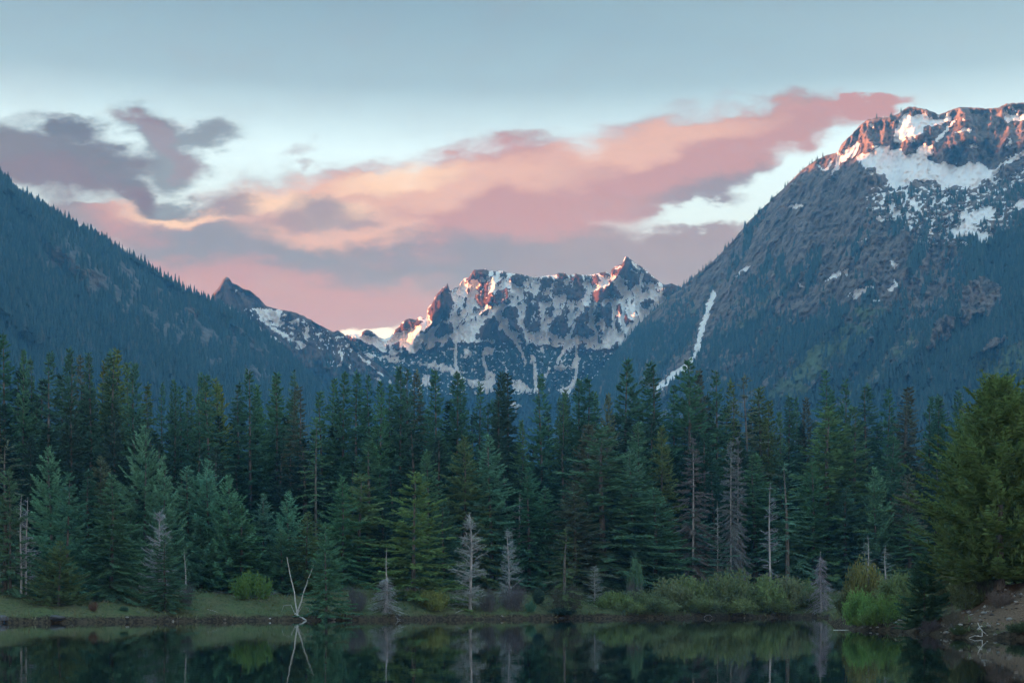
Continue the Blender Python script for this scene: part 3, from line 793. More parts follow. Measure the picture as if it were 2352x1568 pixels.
def build_ground():
    xs = spaced(-4400, -66, 76, 2500, 0.62, 26)
    ys = np.concatenate([-60 + (-420 + 60) * (np.linspace(0, 1, 9)[1:][::-1]) ** 2, np.arange(-60, 56, 6.0), np.arange(58, 100, 0.42), np.arange(100, 212, 0.62), np.arange(212, 300, 4.0), 300 + (5300 - 300) * np.linspace(0, 1, 30) ** 2.4])
    X, Y = np.meshgrid(xs, ys)
    sd = np.where((np.abs(X) < 400) & (Y > -300) & (Y < 600), 0, 1)
    near = sd == 0
    S = np.full(X.shape, 400.0)
    S[near] = lake_sd(X[near], Y[near])
    Z = ground_z(X, Y, S)
    me = new_mesh('ground', np.stack([X, Y, Z], -1).reshape(-1, 3), grid_faces(len(xs), len(ys)), smooth=True)
    add_attr(me, 'shore', S)
    gravel = np.exp(-(((X - 26) / 6.5) ** 2 + ((Y - 72) / 7.0) ** 2)) * 1.3
    gravel = gravel * sstep(2.35 * 13 - 0, 0, 1)
    add_attr(me, 'gravel', gravel)
    m, b, p = material('ground_cover', 0.95, 0.1)
    pos = b.n('ShaderNodeNewGeometry').outputs['Position']
    n1 = b.noise(pos, 0.35, 4, 0.6); n2 = b.noise(pos, 3.0, 5, 0.65); n3 = b.noise(pos, 14.0, 3, 0.6)
    grass = b.mix(b.smooth(n1, 0.35, 0.65), lin3(0.110, 0.150, 0.066), lin3(0.145, 0.150, 0.080))
    grass = b.mix(b.smooth(n2, 0.45, 0.7), grass, lin3(0.050, 0.075, 0.040))
    litter = b.mix(b.smooth(n2, 0.3, 0.7), lin3(0.022, 0.022, 0.016), lin3(0.040, 0.036, 0.024))
    soil = b.mix(b.smooth(n3, 0.35, 0.65), lin3(0.120, 0.080, 0.056), lin3(0.235, 0.165, 0.120))
    soil = b.mix(b.smooth(n2, 0.5, 0.7), soil, lin3(0.165, 0.115, 0.082))
    sh = attr(b, 'shore')
    c = b.mix(b.smooth(b.math('ADD', sh, b.lin(n1, 0.3, 0.7, -6, 6)), 19, 27), grass, litter)
    c = b.mix(b.smooth(b.math('ADD', attr(b, 'gravel'), b.lin(n1, 0.3, 0.7, -0.25, 0.25)), 0.35, 0.6), c, soil)
    edge = b.mix(b.smooth(n2, 0.4, 0.6), lin3(0.030, 0.024, 0.018), lin3(0.10, 0.075, 0.05))
    c = b.mix(b.smooth(b.math('ADD', sh, b.lin(n2, 0.3, 0.7, -0.5, 0.5)), 0.4, 1.3, 1.0, 0.0), c, edge)
    b.put(p.inputs['Base Color'], c)
    bp = b.n('ShaderNodeBump'); bp.inputs['Distance'].default_value = 0.12; bp.inputs['Strength'].default_value = 0.8
    b.put(bp.inputs['Height'], b.math('ADD', n2, n3)); b.put(p.inputs['Normal'], bp.outputs[0])
    me.materials.append(m)
    o = link('ground', me)
    tag(o, 'valley floor with a grassy bank round the lake', 'ground', kind='structure')


build_ground()


def build_water():
    xs = np.linspace(-95, 85, 10); ys = np.linspace(0.5, 196, 10)
    X, Y = np.meshgrid(xs, ys)
    me = new_mesh('lake', np.stack([X, Y, X * 0], -1).reshape(-1, 3), grid_faces(10, 10))
    m, b, p = material('lake_water', 0.012, 0.5)
    p.inputs['Base Color'].default_value = lin3(0.006, 0.014, 0.015)
    p.inputs['IOR'].default_value = 1.333
    pos = b.n('ShaderNodeNewGeometry').outputs['Position']
    n = b.noise(b.mapping(pos, scale=(0.5, 0.12, 1)), 0.9, 3, 0.5)
    n2 = b.noise(b.mapping(pos, scale=(1.0, 0.6, 1)), 2.6, 2, 0.5)
    bp = b.n('ShaderNodeBump'); bp.inputs['Distance'].default_value = 0.009; bp.inputs['Strength'].default_value = 0.5
    b.put(bp.inputs['Height'], b.math('ADD', n, b.math('MULTIPLY', n2, 0.25)))
    b.put(p.inputs['Normal'], bp.outputs[0])
    me.materials.append(m)
    tag(link('lake', me), 'still dark lake mirroring the forest', 'lake', kind='structure')


build_water()


def build_haze():
    x0, x1, y0, y1, z0, z1 = -4500, 2600, -1600, 5400, -4.0, 1040.0
    v = [(x, y, z) for z in (z0, z1) for y in (y0, y1) for x in (x0, x1)]
    f = [(0, 2, 3, 1), (4, 5, 7, 6), (0, 1, 5, 4), (2, 6, 7, 3), (0, 4, 6, 2), (1, 3, 7, 5)]
    me = new_mesh('haze', v, np.array(f))
    m = bpy.data.materials.new('haze_air')
    m.use_nodes = True
    nt = m.node_tree
    nt.nodes.clear()
    b = NB(nt)
    pv = b.n('ShaderNodeVolumePrincipled')
    pv.inputs['Color'].default_value = (0.16, 0.54, 1.0, 1)
    pv.inputs['Density'].default_value = 0.00017
    pv.inputs['Absorption Color'].default_value = (1, 1, 1, 1)
    pv.inputs['Anisotropy'].default_value = 0.0
    out = b.n('ShaderNodeOutputMaterial')
    b.L.new(pv.outputs[0], out.inputs['Volume'])
    me.materials.append(m)
    o = link('haze', me)
    tag(o, kind='stuff')
    o['label'] = 'thin blue evening haze filling the valley'


build_haze()

# ---------------------------------------------------------------- plant models
def foliage_material(name, rough=0.5, var=0.68, hue=None):
    """needles or leaves: the tree's own colour (object colour), uneven from spray to spray"""
    m, b, p = material(name, rough, 0.5)
    oc = b.n('ShaderNodeObjectInfo')
    pos = b.n('ShaderNodeNewGeometry').outputs['Position']
    rnd = attr(b, 'tint')
    clump = b.noise(pos, 0.9, 3, 0.6)
    col = oc.outputs['Color']
    val = b.math('ADD', b.math('MULTIPLY', b.math('SUBTRACT', rnd, 0.5), var * 1.6), b.math('MULTIPLY', b.math('SUBTRACT', clump, 0.5), var * 1.6))
    val = b.math('MAXIMUM', b.math('ADD', val, 1.0), 0.25)
    c = b.vmath('SCALE', col, scale=val)
    c = b.mix(b.smooth(b.math('ADD', b.math('MULTIPLY', rnd, 0.5), b.math('MULTIPLY', clump, 0.6)), 0.66, 0.95), c, b.mix(0.3, c, lin3(0.11, 0.12, 0.07)))
    b.put(p.inputs['Base Color'], c)
    tr = b.n('ShaderNodeBsdfTranslucent')
    b.put(tr.inputs[0], c)
    mx = b.n('ShaderNodeMixShader')
    mx.inputs[0].default_value = 0.5
    out = [n for n in m.node_tree.nodes if n.type == 'OUTPUT_MATERIAL'][0]
    b.L.new(p.outputs[0], mx.inputs[1]); b.L.new(tr.outputs[0], mx.inputs[2]); b.L.new(mx.outputs[0], out.inputs[0])
    return m


def bark_material(name, a, c2, scale=1.0):
    m, b, p = material(name, 0.95, 0.1)
    pos = b.n('ShaderNodeTexCoord').outputs['Object']
    n = b.noise(b.mapping(pos, scale=(6 * scale, 6 * scale, 1.1 * scale)), 2.2, 5, 0.65)
    b.put(p.inputs['Base Color'], b.mix(b.smooth(n, 0.35, 0.65), lin3(*a), lin3(*c2)))
    bp = b.n('ShaderNodeBump'); bp.inputs['Distance'].default_value = 0.03
    b.put(bp.inputs['Height'], n); b.put(p.inputs['Normal'], bp.outputs[0])
    return m


MAT_NEEDLE = foliage_material('conifer_needles')
MAT_LEAF = foliage_material('broad_leaves', 0.6, 0.5)
MAT_TWIG = foliage_material('dead_twigs', 0.9, 0.5)
MAT_BARK = bark_material('conifer_bark', (0.085, 0.078, 0.074), (0.24, 0.225, 0.215))
MAT_DEAD = bark_material('weathered_wood', (0.30, 0.29, 0.30), (0.58, 0.56, 0.57))
MAT_BIRCH = bark_material('bleached_bark', (0.42, 0.41, 0.40), (0.68, 0.66, 0.64))


def tube(path, radii, n=6):
    """closed tapered tube along a path; returns verts, quads"""
    path = np.asarray(path, float); K = len(path)
    t = np.gradient(path, axis=0)
    t /= np.linalg.norm(t, axis=1)[:, None] + 1e-9
    ref = np.array([0.0, 1.0, 0.0]) if abs(t[0, 1]) < 0.9 else np.array([1.0, 0, 0])
    s = np.cross(t, ref); s /= np.linalg.norm(s, axis=1)[:, None] + 1e-9
    w = np.cross(t, s)
    a = np.arange(n) * 2 * np.pi / n
    ring = path[:, None] + np.asarray(radii)[:, None, None] * (np.cos(a)[None, :, None] * s[:, None] + np.sin(a)[None, :, None] * w[:, None])
    v = ring.reshape(-1, 3)
    i = np.arange(K - 1)[:, None] * n + np.arange(n)[None, :]
    j = np.arange(K - 1)[:, None] * n + (np.arange(n)[None, :] + 1) % n
    f = np.stack([i, j, j + n, i + n], -1).reshape(-1, 4)
    return v, f


def join(parts):
    vs, fs, off = [], [], 0
    for v, f in parts:
        vs.append(v); fs.append(f + off); off += len(v)
    return np.vstack(vs), np.vstack(fs)


def unit(a):
    return a / (np.linalg.norm(a, axis=-1, keepdims=True) + 1e-9)


def trunk_mesh(name, h, r, mat, seed, lean=0.0, n=7, top=0.06, bend=0.15):
    rng = np.random.default_rng(seed)
    z = np.linspace(-0.4, h, 14)
    q = np.clip(z / h, 0, 1)
    x = lean * z + bend * np.sin(q * 4 + rng.uniform(0, 6)) * q
    y = bend * np.cos(q * 3 + rng.uniform(0, 6)) * q
    rad = r * ((1 - q) ** 0.85 * (1 - top) + top) * (1 + 0.5 * np.exp(-q * 40))
    v, f = tube(np.stack([x, y, z], -1), rad, n)
    return new_mesh(name, v, f, smooth=True, mats=[mat])


def twig_cards(B, D, Lg, wd, up, rng, per=2):
    """narrow leaf-like cards: base B, direction D, length, width"""
    n = len(B)
    V = []; 
    side0 = unit(np.cross(D, up))
    nrm = np.cross(side0, D)
    tris = []
    for k in range(per):
        roll = rng.uniform(-0.9, 0.9, n) + (k * 1.5)
        s = side0 * np.cos(roll)[:, None] + nrm * np.sin(roll)[:, None]
        a = B - s * wd[:, None] * 0.25
        b = B + D * Lg[:, None] * 0.45 + s * wd[:, None] * 0.5
        c = B + D * Lg[:, None]
        d = B + D * Lg[:, None] * 0.4 - s * wd[:, None] * 0.5
        base = len(V) * 0
        V.append(np.stack([a, b, c, d], 1))
    V = np.concatenate(V, 0)
    verts = V.reshape(-1, 3)
    q = np.arange(len(V))[:, None] * 4 + np.arange(4)[None, :]
    return verts, q


def conifer(name, seed, h=10.0, r=2.2, base=0.06, taper=0.85, n_whorl=26, per=6, e_top=50, e_bot=-18, droop=0.25, lift=0.10, spray=0.34, width=0.085, ds=0.22, ragged=0.22, gap=0.08, layered=0.0, mat=None, cards=2, bulge=0.0, fine=1.0, belly=1.0, asym=0.0):
    """crown of a conifer of height h built branch by branch; every spray is a small card"""
    rng = np.random.default_rng(seed)
    Bs, Ds, Ls, Ws, Us, Ti = [], [], [], [], [], []
    stems = []
    zq = np.linspace(base, 0.985, n_whorl) ** 1.0
    for wi, q in enumerate(zq):
        wl = (1 - q) ** taper + bulge * math.sin(min(1, q * 1.6) * math.pi) * 0.3
        wl *= belly + (1 - belly) * min(1.0, q / 0.36)
        ln = r * wl * (1 + layered * (0.5 if wi % 2 else -0.25)) + 0.10 * (1 - q) + 0.03
        npb = max(3, int(round(per * (0.55 + 0.45 * (1 - q)))))
        a0 = rng.uniform(0, 6.28)
        for k in range(npb):
            if rng.random() < gap:
                continue
            az = a0 + 2 * math.pi * k / npb + rng.normal(0, 0.25)
            L = ln * (1 + rng.normal(0, ragged))
            L = max(L * (1 + asym * math.cos(az - seed)), 0.08)
            e0 = R(e_bot + (e_top - e_bot) * q ** 1.4) + rng.normal(0, 0.10)
            z0 = q * h + rng.normal(0, h / n_whorl * 0.30)
            K = max(3, int(L / ds) + 2)
            s = np.linspace(0, 1, K)
            dz = np.tan(e0) * s * L * 0.9 - droop * L * s ** 1.7 * (1 - 0.6 * q) + lift * L * np.maximum(0, s - 0.6) ** 1.3 * 2
            wob = rng.normal(0, 0.04) * L * s ** 2
            x = np.cos(az) * s * L - np.sin(az) * wob; y = np.sin(az) * s * L + np.cos(az) * wob
            P = np.stack([x, y, z0 + dz], -1)
            T = unit(np.gradient(P, axis=0))
            stems.append((P, L))
            rep = max(1, int(round(fine * 2)))
            for sgn in (-1, 1):
                for _ in range(rep):
                    m = s > (0.10 if q > 0.7 else 0.16)
                    pb = P[m] + T[m] * rng.uniform(-0.5, 0.5, m.sum())[:, None] * (L / K)
                    t = T[m]
                    sd = np.stack([-t[:, 1], t[:, 0], np.zeros(m.sum())], -1)
                    sd = unit(sd)
                    ang = rng.uniform(0.55, 1.15, m.sum())
                    d = t * np.cos(ang)[:, None] + sgn * sd * np.sin(ang)[:, None]
                    d[:, 2] += rng.normal(-0.10, 0.20, m.sum())
                    d = unit(d)
                    tl = spray * (0.55 + 0.9 * np.sqrt(np.maximum(0, 1 - s[m])) * min(1, L / 1.2)) * rng.uniform(0.6, 1.3, m.sum())
                    Bs.append(pb); Ds.append(d); Ls.append(tl); Ws.append(width * rng.uniform(0.7, 1.3, m.sum()) * (0.6 + 0.4 * min(1, L))); Ti.append(np.full(m.sum(), rng.random()) * 0.6 + rng.random(m.sum()) * 0.4)
            # the tip
            Bs.append(P[-2:-1]); Ds.append(T[-1:]); Ls.append(np.array([spray * 0.9 + 0.05])); Ws.append(np.array([width])); Ti.append(np.array([rng.random()]))
    # leader
    nl = 14
    zb = h * (0.94 + 0.06 * rng.random(nl))
    Bs.append(np.stack([np.zeros(nl), np.zeros(nl), zb], -1)); d = unit(np.stack([rng.normal(0, 0.5, nl), rng.normal(0, 0.5, nl), np.full(nl, 0.8)], -1)); Ds.append(d)
    Ls.append(np.full(nl, 0.22)); Ws.append(np.full(nl, width * 0.8)); Ti.append(rng.random(nl))
    B = np.concatenate(Bs); D = np.concatenate(Ds); L = np.concatenate(Ls); Wd = np.concatenate(Ws); T = np.concatenate(Ti)
    up = unit(np.array([0.0, 0.0, 1.0]) + rng.normal(0, 0.15, B.shape))
    v, f = twig_cards(B, D, L, Wd, up, rng, cards)
    me = new_mesh(name, v, f, mats=[mat or MAT_NEEDLE])
    add_attr(me, 'tint', np.repeat(np.tile(T, cards), 4))
    return me


def branch_mesh(name, stems, r0, mat, n=3):
    parts = []
    for P, L in stems:
        rad = r0 * (0.3 + 0.7 * min(1, L)) * np.linspace(1, 0.25, len(P))
        parts.append(tube(P, rad, n))
    v, f = join(parts)
    return new_mesh(name, v, f, mats=[mat])


def snag_branches(name, seed, h, r, lo, hi, n, e0, droop, twig, mat, thick=0.018, tw_len=0.25, curl=0.0, per_m=11, drop=0.12):
    """bare branches of a dead conifer: thin limbs with brittle twigs"""
    rng = np.random.default_rng(seed)
    parts = []
    B, D, L, Wd = [], [], [], []
    for i in range(n):
        q = lo + (hi - lo) * (i + rng.random()) / n
        if rng.random() < drop or (drop > 0 and math.sin(q * 23 + seed) > 0.86):
            continue
        az = rng.uniform(0, 2 * np.pi)
        ln = r * (1.0 - (q - lo) / (1.02 - lo)) ** 0.8 * rng.uniform(0.30, 1.25) + 0.12
        K = 6
        s = np.linspace(0, 1, K)
        e = R(e0 * (0.4 + 0.8 * q)) + rng.normal(0, 0.16)
        dz = np.tan(e) * s * ln - droop * ln * s ** 2 + curl * ln * s ** 3
        w = rng.normal(0, 0.10) * ln * s ** 2
        P = np.stack([np.cos(az) * s * ln - np.sin(az) * w, np.sin(az) * s * ln + np.cos(az) * w, q * h + dz], -1)
        parts.append(tube(P, thick * (0.5 + 0.5 * min(1.0, ln)) * np.linspace(1, 0.3, K), 3))
        if twig > 0:
            m = max(2, int(ln * per_m * twig))
            t = rng.uniform(0.2, 1, m)
            pb = np.stack([np.interp(t, s, P[:, k]) for k in range(3)], -1)
            Tt = unit(P[-1] - P[0])
            sd = unit(np.cross(Tt, [0, 0, 1.0]))
            d = unit(Tt * rng.uniform(0.3, 1, m)[:, None] + sd * rng.choice([-1, 1], m)[:, None] * rng.uniform(0.4, 1, m)[:, None] + np.array([0, 0, 1.0]) * rng.normal(-0.15, 0.35, m)[:, None])
            B.append(pb); D.append(d); L.append(tw_len * rng.uniform(0.5, 1.4, m)); Wd.append(np.full(m, thick * 0.9))
    if B:
        B = np.concatenate(B); D = np.concatenate(D); L = np.concatenate(L); Wd = np.concatenate(Wd)
        v, f = twig_cards(B, D, L, Wd, np.tile(np.array([0.05, 0.02, 1.0]), (len(B), 1)), rng, 1)
        parts.append((v, f))
    v, f = join(parts)
    me = new_mesh(name, v, f, mats=[mat])
    add_attr(me, 'tint', np.random.default_rng(seed).random(len(f)).repeat(4)[:len(v)] if len(f) * 4 >= len(v) else np.resize(np.random.default_rng(seed).random(len(v)), len(v)))
    return me


def shrub(name, seed, w=1.0, h=1.0, n_stem=26, leaves=2600, leaf=0.085, lw=0.05, spread=1.0, mat=None, upright=0.5):
    """bush of many stems; leaves clump along the shoots. Returns (stem mesh, leaf mesh)"""
    rng = np.random.default_rng(seed)
    parts = []; ends = []
    B, D, L, Wd, Ti = [], [], [], [], []
    per = max(4, leaves // n_stem)
    for i in range(n_stem):
        az = rng.uniform(0, 6.283); rr = math.sqrt(rng.random())
        tip = np.array([math.cos(az) * rr * w * spread, math.sin(az) * rr * w * spread, h * (1 - 0.55 * rr ** 2) * rng.uniform(0.72, 1.08)])
        b0 = np.array([math.cos(az) * rr * w * 0.25, math.sin(az) * rr * w * 0.25, -0.1])
        s = np.linspace(0, 1, 5)[:, None]
        P = b0 + (tip - b0) * s + np.array([math.cos(az), math.sin(az), 0]) * (0.12 * w * np.sin(s * math.pi) * (1 - upright))
        parts.append(tube(P, 0.012 * h * np.linspace(1, 0.3, 5), 3))
        t = rng.uniform(0.15, 1.02, per) ** 0.7
        pb = np.stack([np.interp(t, s[:, 0], P[:, k]) for k in range(3)], -1) + rng.normal(0, 0.085, (per, 3)) * np.array([w, w, h])
        pb[:, 2] = np.maximum(pb[:, 2], 0.02 * h)
        d = unit(rng.normal(0, 1, (per, 3)) + np.array([0, 0, upright]) + unit(tip - b0) * 0.6)
        B.append(pb); D.append(d); L.append(leaf * rng.uniform(0.6, 1.4, per)); Wd.append(lw * rng.uniform(0.7, 1.3, per)); Ti.append(np.full(per, rng.random()) * 0.5 + rng.random(per) * 0.5)
    B = np.concatenate(B); D = np.concatenate(D); L = np.concatenate(L); Wd = np.concatenate(Wd); T = np.concatenate(Ti)
    v, f = twig_cards(B, D, L, Wd, unit(rng.normal(0, 1, B.shape)), rng, 1)
    lm = new_mesh(name + '_leaves', v, f, mats=[mat or MAT_LEAF])
    add_attr(lm, 'tint', np.repeat(T, 4))
    v, f = join(parts)
    sm = new_mesh(name + '_stems', v, f, mats=[MAT_BARK])
    return sm, lm


# conifers, all modelled 10 m tall and scaled where they stand: (crown, trunk)
def con(seed, r_trunk, bark=None, bend=0.1, **kw):
    return conifer('crown', seed, **kw), trunk_mesh('trunk', 9.9, r_trunk, bark or MAT_BARK, seed, bend=bend)


SPIRE = [con(301 + i, 0.115, h=10, r=1.30 + 0.16 * (i % 4), base=(0.05, 0.10, 0.16, 0.07)[i % 4], taper=0.86 + 0.06 * (i % 4), n_whorl=(60, 52, 64, 46)[i % 4], per=8, e_top=(26, 34, 18, 30)[i % 4], e_bot=(-16, -10, -24, -6)[(i + 1) % 4],
            droop=(0.34, 0.22, 0.46)[i % 3], lift=(0.26, 0.34, 0.16)[i % 3], spray=0.21, width=0.074, ds=0.115, ragged=(0.24, 0.34, 0.28, 0.20)[i % 4], gap=(0.06, 0.16, 0.09, 0.05)[(i + 2) % 4], bulge=(0.22, 0.10, 0.30)[i % 3], asym=(0.0, 0.16, 0.08, 0.22)[(i + 1) % 4]) for i in range(10)]
BROAD = [con(331 + i, 0.14, h=10, r=2.25 + 0.2 * (i % 3), base=0.05, taper=0.80 + 0.05 * (i % 3), n_whorl=36, per=8, e_top=40, e_bot=(-12, -20, -6)[i % 3], droop=0.22 + 0.08 * (i % 3), lift=0.20, spray=0.30, width=0.095, ds=0.14, ragged=0.20, gap=0.06, bulge=0.12, asym=(0.0, 0.18, 0.1)[i % 3]) for i in range(6)]
YOUNG = [con(351 + i, 0.13, h=10, r=2.7 + 0.3 * i, base=0.03, taper=0.95, n_whorl=26, per=7, e_top=56, e_bot=4, droop=0.10, lift=0.35, spray=0.36, width=0.12, ds=0.16, ragged=0.17, gap=0.04, asym=0.08 * i) for i in range(3)]
LAYER = [con(371 + i, 0.15, h=10, r=3.1, base=0.03, taper=0.80, n_whorl=19, per=8, e_top=40, e_bot=-8, droop=0.16, lift=0.16, spray=0.44, width=0.13, ds=0.18, ragged=0.16, gap=0.05, layered=0.16) for i in range(2)]
THIN = [con(391 + i, 0.11, h=10, r=1.5, base=0.16, taper=0.60, n_whorl=30, per=5, e_top=36, e_bot=-22, droop=0.45, lift=0.12, spray=0.22, width=0.05, ds=0.16, ragged=0.35, gap=0.22) for i in range(2)]
for k, lst in (('spire', SPIRE), ('broad', BROAD), ('young', YOUNG), ('layer', LAYER), ('thin', THIN)):
    print(k, [len(c.polygons) for c, t in lst])


# the big bright pine of the right bank: dense, with upswept shoots
def shoots(me_seed, h, r, base, taper, n, ln, wd):
    rng = np.random.default_rng(me_seed)
    q = rng.uniform(base, 0.99, n); az = rng.uniform(0, 6.283, n)
    rr = r * (1 - q) ** taper * rng.uniform(0.45, 1.0, n) * (0.66 + 0.34 * np.minimum(1, q / 0.36))
    B = np.stack([np.cos(az) * rr, np.sin(az) * rr, q * h + rng.normal(0, 0.15, n)], -1)
    return B


def pine_model(seed):
    me = conifer('crown', seed, h=10, r=3.6, base=0.045, taper=0.66, belly=0.62, n_whorl=40, per=10, e_top=62, e_bot=2, droop=0.14, lift=0.36, spray=0.30, width=0.095, ds=0.155, ragged=0.13, gap=0.05, bulge=0.22)
    # tufts of needles pointing up at the branch ends
    rng = np.random.default_rng(seed + 1)
    B0 = shoots(seed + 2, 10, 3.3, 0.08, 0.62, 1300, 0.4, 0.05)
    B = np.repeat(B0, 9, 0); n = len(B)
    d = unit(rng.normal(0, 0.42, (n, 3)) + np.array([0, 0, 1.0]) + unit(np.concatenate([B[:, :2], B[:, :1] * 0], 1)) * 0.35)
    B = B + np.array([0, 0, 1.0]) * rng.uniform(0, 0.35, n)[:, None]
    v, f = twig_cards(B, d, rng.uniform(0.16, 0.34, n), np.full(n, 0.05), unit(rng.normal(0, 1, (n, 3))), rng, 1)
    k = len(me.vertices)
    co = np.empty(k * 3, np.float32); me.vertices.foreach_get('co', co)
    tint = np.empty(k, np.float32); me.attributes['tint'].data.foreach_get('value', tint)
    f0 = np.arange(k).reshape(-1, 4)
    me2 = new_mesh('crown', np.vstack([co.reshape(-1, 3), v]), np.vstack([f0, f + k]), mats=[MAT_NEEDLE])
    add_attr(me2, 'tint', np.concatenate([tint, np.repeat(np.repeat(rng.uniform(0.2, 0.85, 1300), 9), 4)]))
    return me2, trunk_mesh('trunk', 9.8, 0.17, MAT_BARK, seed, bend=0.12)


PINE = [pine_model(411), pine_model(421)]
SPRUCE_NEAR = con(431, 0.15, h=10, r=3.6, base=0.02, taper=0.86, n_whorl=24, per=9, e_top=46, e_bot=2, droop=0.16, lift=0.30, spray=0.50, width=0.15, ds=0.15, ragged=0.17, gap=0.05, layered=0.10)


# dead trees, 10 m models: (branches, trunk)
def snag(seed, r_trunk, mat_t=None, **kw):
    return snag_branches('branches', seed, 10.0, mat=MAT_TWIG, **kw), trunk_mesh('trunk', 10.0, r_trunk, mat_t or MAT_DEAD, seed, bend=0.22, top=0.10)


SNAG_BUSHY = [snag(441 + i, 0.19, r=2.6, lo=0.03, hi=0.97, n=150, e0=30, droop=0.30, twig=2.2, thick=0.05, tw_len=0.5, curl=0.18) for i in range(2)]
SNAG_OPEN = [snag(451 + i, 0.175, r=1.9, lo=0.12, hi=0.97, n=70, e0=16, droop=0.25, twig=0.9, thick=0.06, tw_len=0.38, curl=0.2) for i in range(2)]
SNAG_FLAT = snag(461, 0.19, r=1.9, lo=0.08, hi=0.95, n=54, e0=0, droop=0.10, twig=0.45, thick=0.075, tw_len=0.3)
SNAG_CONE = snag(465, 0.19, r=2.2, lo=0.02, hi=0.90, n=150, e0=-4, droop=0.55, twig=1.8, thick=0.045, tw_len=0.6, drop=0.0)
SNAG_POLE = [snag(471 + i, 0.162, r=0.9, lo=0.35, hi=0.98, n=22, e0=10, droop=0.2, twig=0.4, thick=0.052, tw_len=0.25) for i in range(2)]
SNAG_FULL = [con(481 + i, 0.12, MAT_DEAD, h=10, r=1.9, base=0.10, taper=0.66, n_whorl=30, per=7, e_top=22, e_bot=-18, droop=0.35, lift=0.15, spray=0.30, width=0.060, ds=0.14, ragged=0.28, gap=0.08, mat=MAT_TWIG) for i in range(2)]
SHRUB = [shrub('bush', 491 + i, 1.0, 1.0, n_stem=34, leaves=3400, leaf=0.10, lw=0.06) for i in range(3)]
SHRUB_TALL = [shrub('bush', 501 + i, 1.0, 1.0, n_stem=40, leaves=4200, leaf=0.085, lw=0.05, spread=0.85, upright=0.9) for i in range(2)]
SHRUB_BARE = [shrub('bush', 511 + i, 1.0, 1.0, n_stem=46, leaves=2300, leaf=0.17, lw=0.016, spread=0.9, upright=0.8, mat=MAT_TWIG) for i in range(2)]

# ---------------------------------------------------------------- forest on the mountain slopes (masses no one could count)
def far_fir_mesh(seed):
    rng = np.random.default_rng(seed)
    V, F = [], []
    nt = 8
    for t in range(nt):
        q = t / nt
        z0 = q * 0.95
        zt = min(1.0, z0 + 0.30 * (1 - q) + 0.08)
        n = 7
        a = np.arange(n * 2) * math.pi / n + rng.uniform(0, 6)
        rr = (0.17 * (1 - q) ** 0.8 + 0.012) * np.where(np.arange(2 * n) % 2 == 0, 1.0, 0.42) * rng.uniform(0.75, 1.2, 2 * n)
        b = len(V)
        V.append((0, 0, zt))
        for k in range(2 * n):
            V.append((math.cos(a[k]) * rr[k], math.sin(a[k]) * rr[k], z0 - 0.03 * rng.random()))
        for k in range(2 * n):
            F.append((b, b + 1 + k, b + 1 + (k + 1) % (2 * n)))
    me = new_mesh('far_fir', np.array(V), np.array(F), mats=[MAT_FAR])
    return me


def far_material():
    m, b, p = material('far_conifers', 0.9, 0.1)
    rnd = b.n('ShaderNodeObjectInfo').outputs['Random']
    c = b.ramp(rnd, [(0.0, lin3(0.034, 0.082, 0.098)), (0.5, lin3(0.044, 0.098, 0.114)), (0.85, lin3(0.058, 0.116, 0.124)), (1.0, lin3(0.10, 0.125, 0.13))])  # needle colours set bluer to stand in for distance haze
    b.put(p.inputs['Base Color'], c)
    return m


MAT_FAR = far_material()
FAR = [far_fir_mesh(601 + i) for i in range(4)]
FAR_OBJ = [bpy.data.objects.new('far_fir_model', me) for me in FAR]      # instanced only, never linked


def forest_nodes(name):
    ng = bpy.data.node_groups.new(name, 'GeometryNodeTree')
    ng.interface.new_socket('Geometry', in_out='INPUT', socket_type='NodeSocketGeometry')
    ng.interface.new_socket('Geometry', in_out='OUTPUT', socket_type='NodeSocketGeometry')
    N = ng.nodes; L = ng.links
    gi = N.new('NodeGroupInput'); go = N.new('NodeGroupOutput')
    jn = N.new('GeometryNodeJoinGeometry')
    for ob in FAR_OBJ:
        oi = N.new('GeometryNodeObjectInfo')
        oi.inputs['Object'].default_value = ob
        oi.inputs['As Instance'].default_value = True
        L.new(oi.outputs['Geometry'], jn.inputs[0])
    ip = N.new('GeometryNodeInstanceOnPoints')
    L.new(gi.outputs[0], ip.inputs['Points'])
    L.new(jn.outputs[0], ip.inputs['Instance'])
    ip.inputs['Pick Instance'].default_value = True
    def named(n, t='FLOAT'):
        a = N.new('GeometryNodeInputNamedAttribute'); a.data_type = t
        a.inputs['Name'].default_value = n
        return a.outputs[0]
    L.new(named('pick', 'INT'), ip.inputs['Instance Index'])
    cx = N.new('ShaderNodeCombineXYZ'); L.new(named('rz'), cx.inputs[2])
    L.new(cx.outputs[0], ip.inputs['Rotation'])
    cs = N.new('ShaderNodeCombineXYZ')
    L.new(named('wd'), cs.inputs[0]); L.new(named('wd'), cs.inputs[1]); L.new(named('ht'), cs.inputs[2])
    L.new(cs.outputs[0], ip.inputs['Scale'])
    L.new(ip.outputs[0], go.inputs[0])
    return ng


FOREST_NG = forest_nodes('slope_forest')


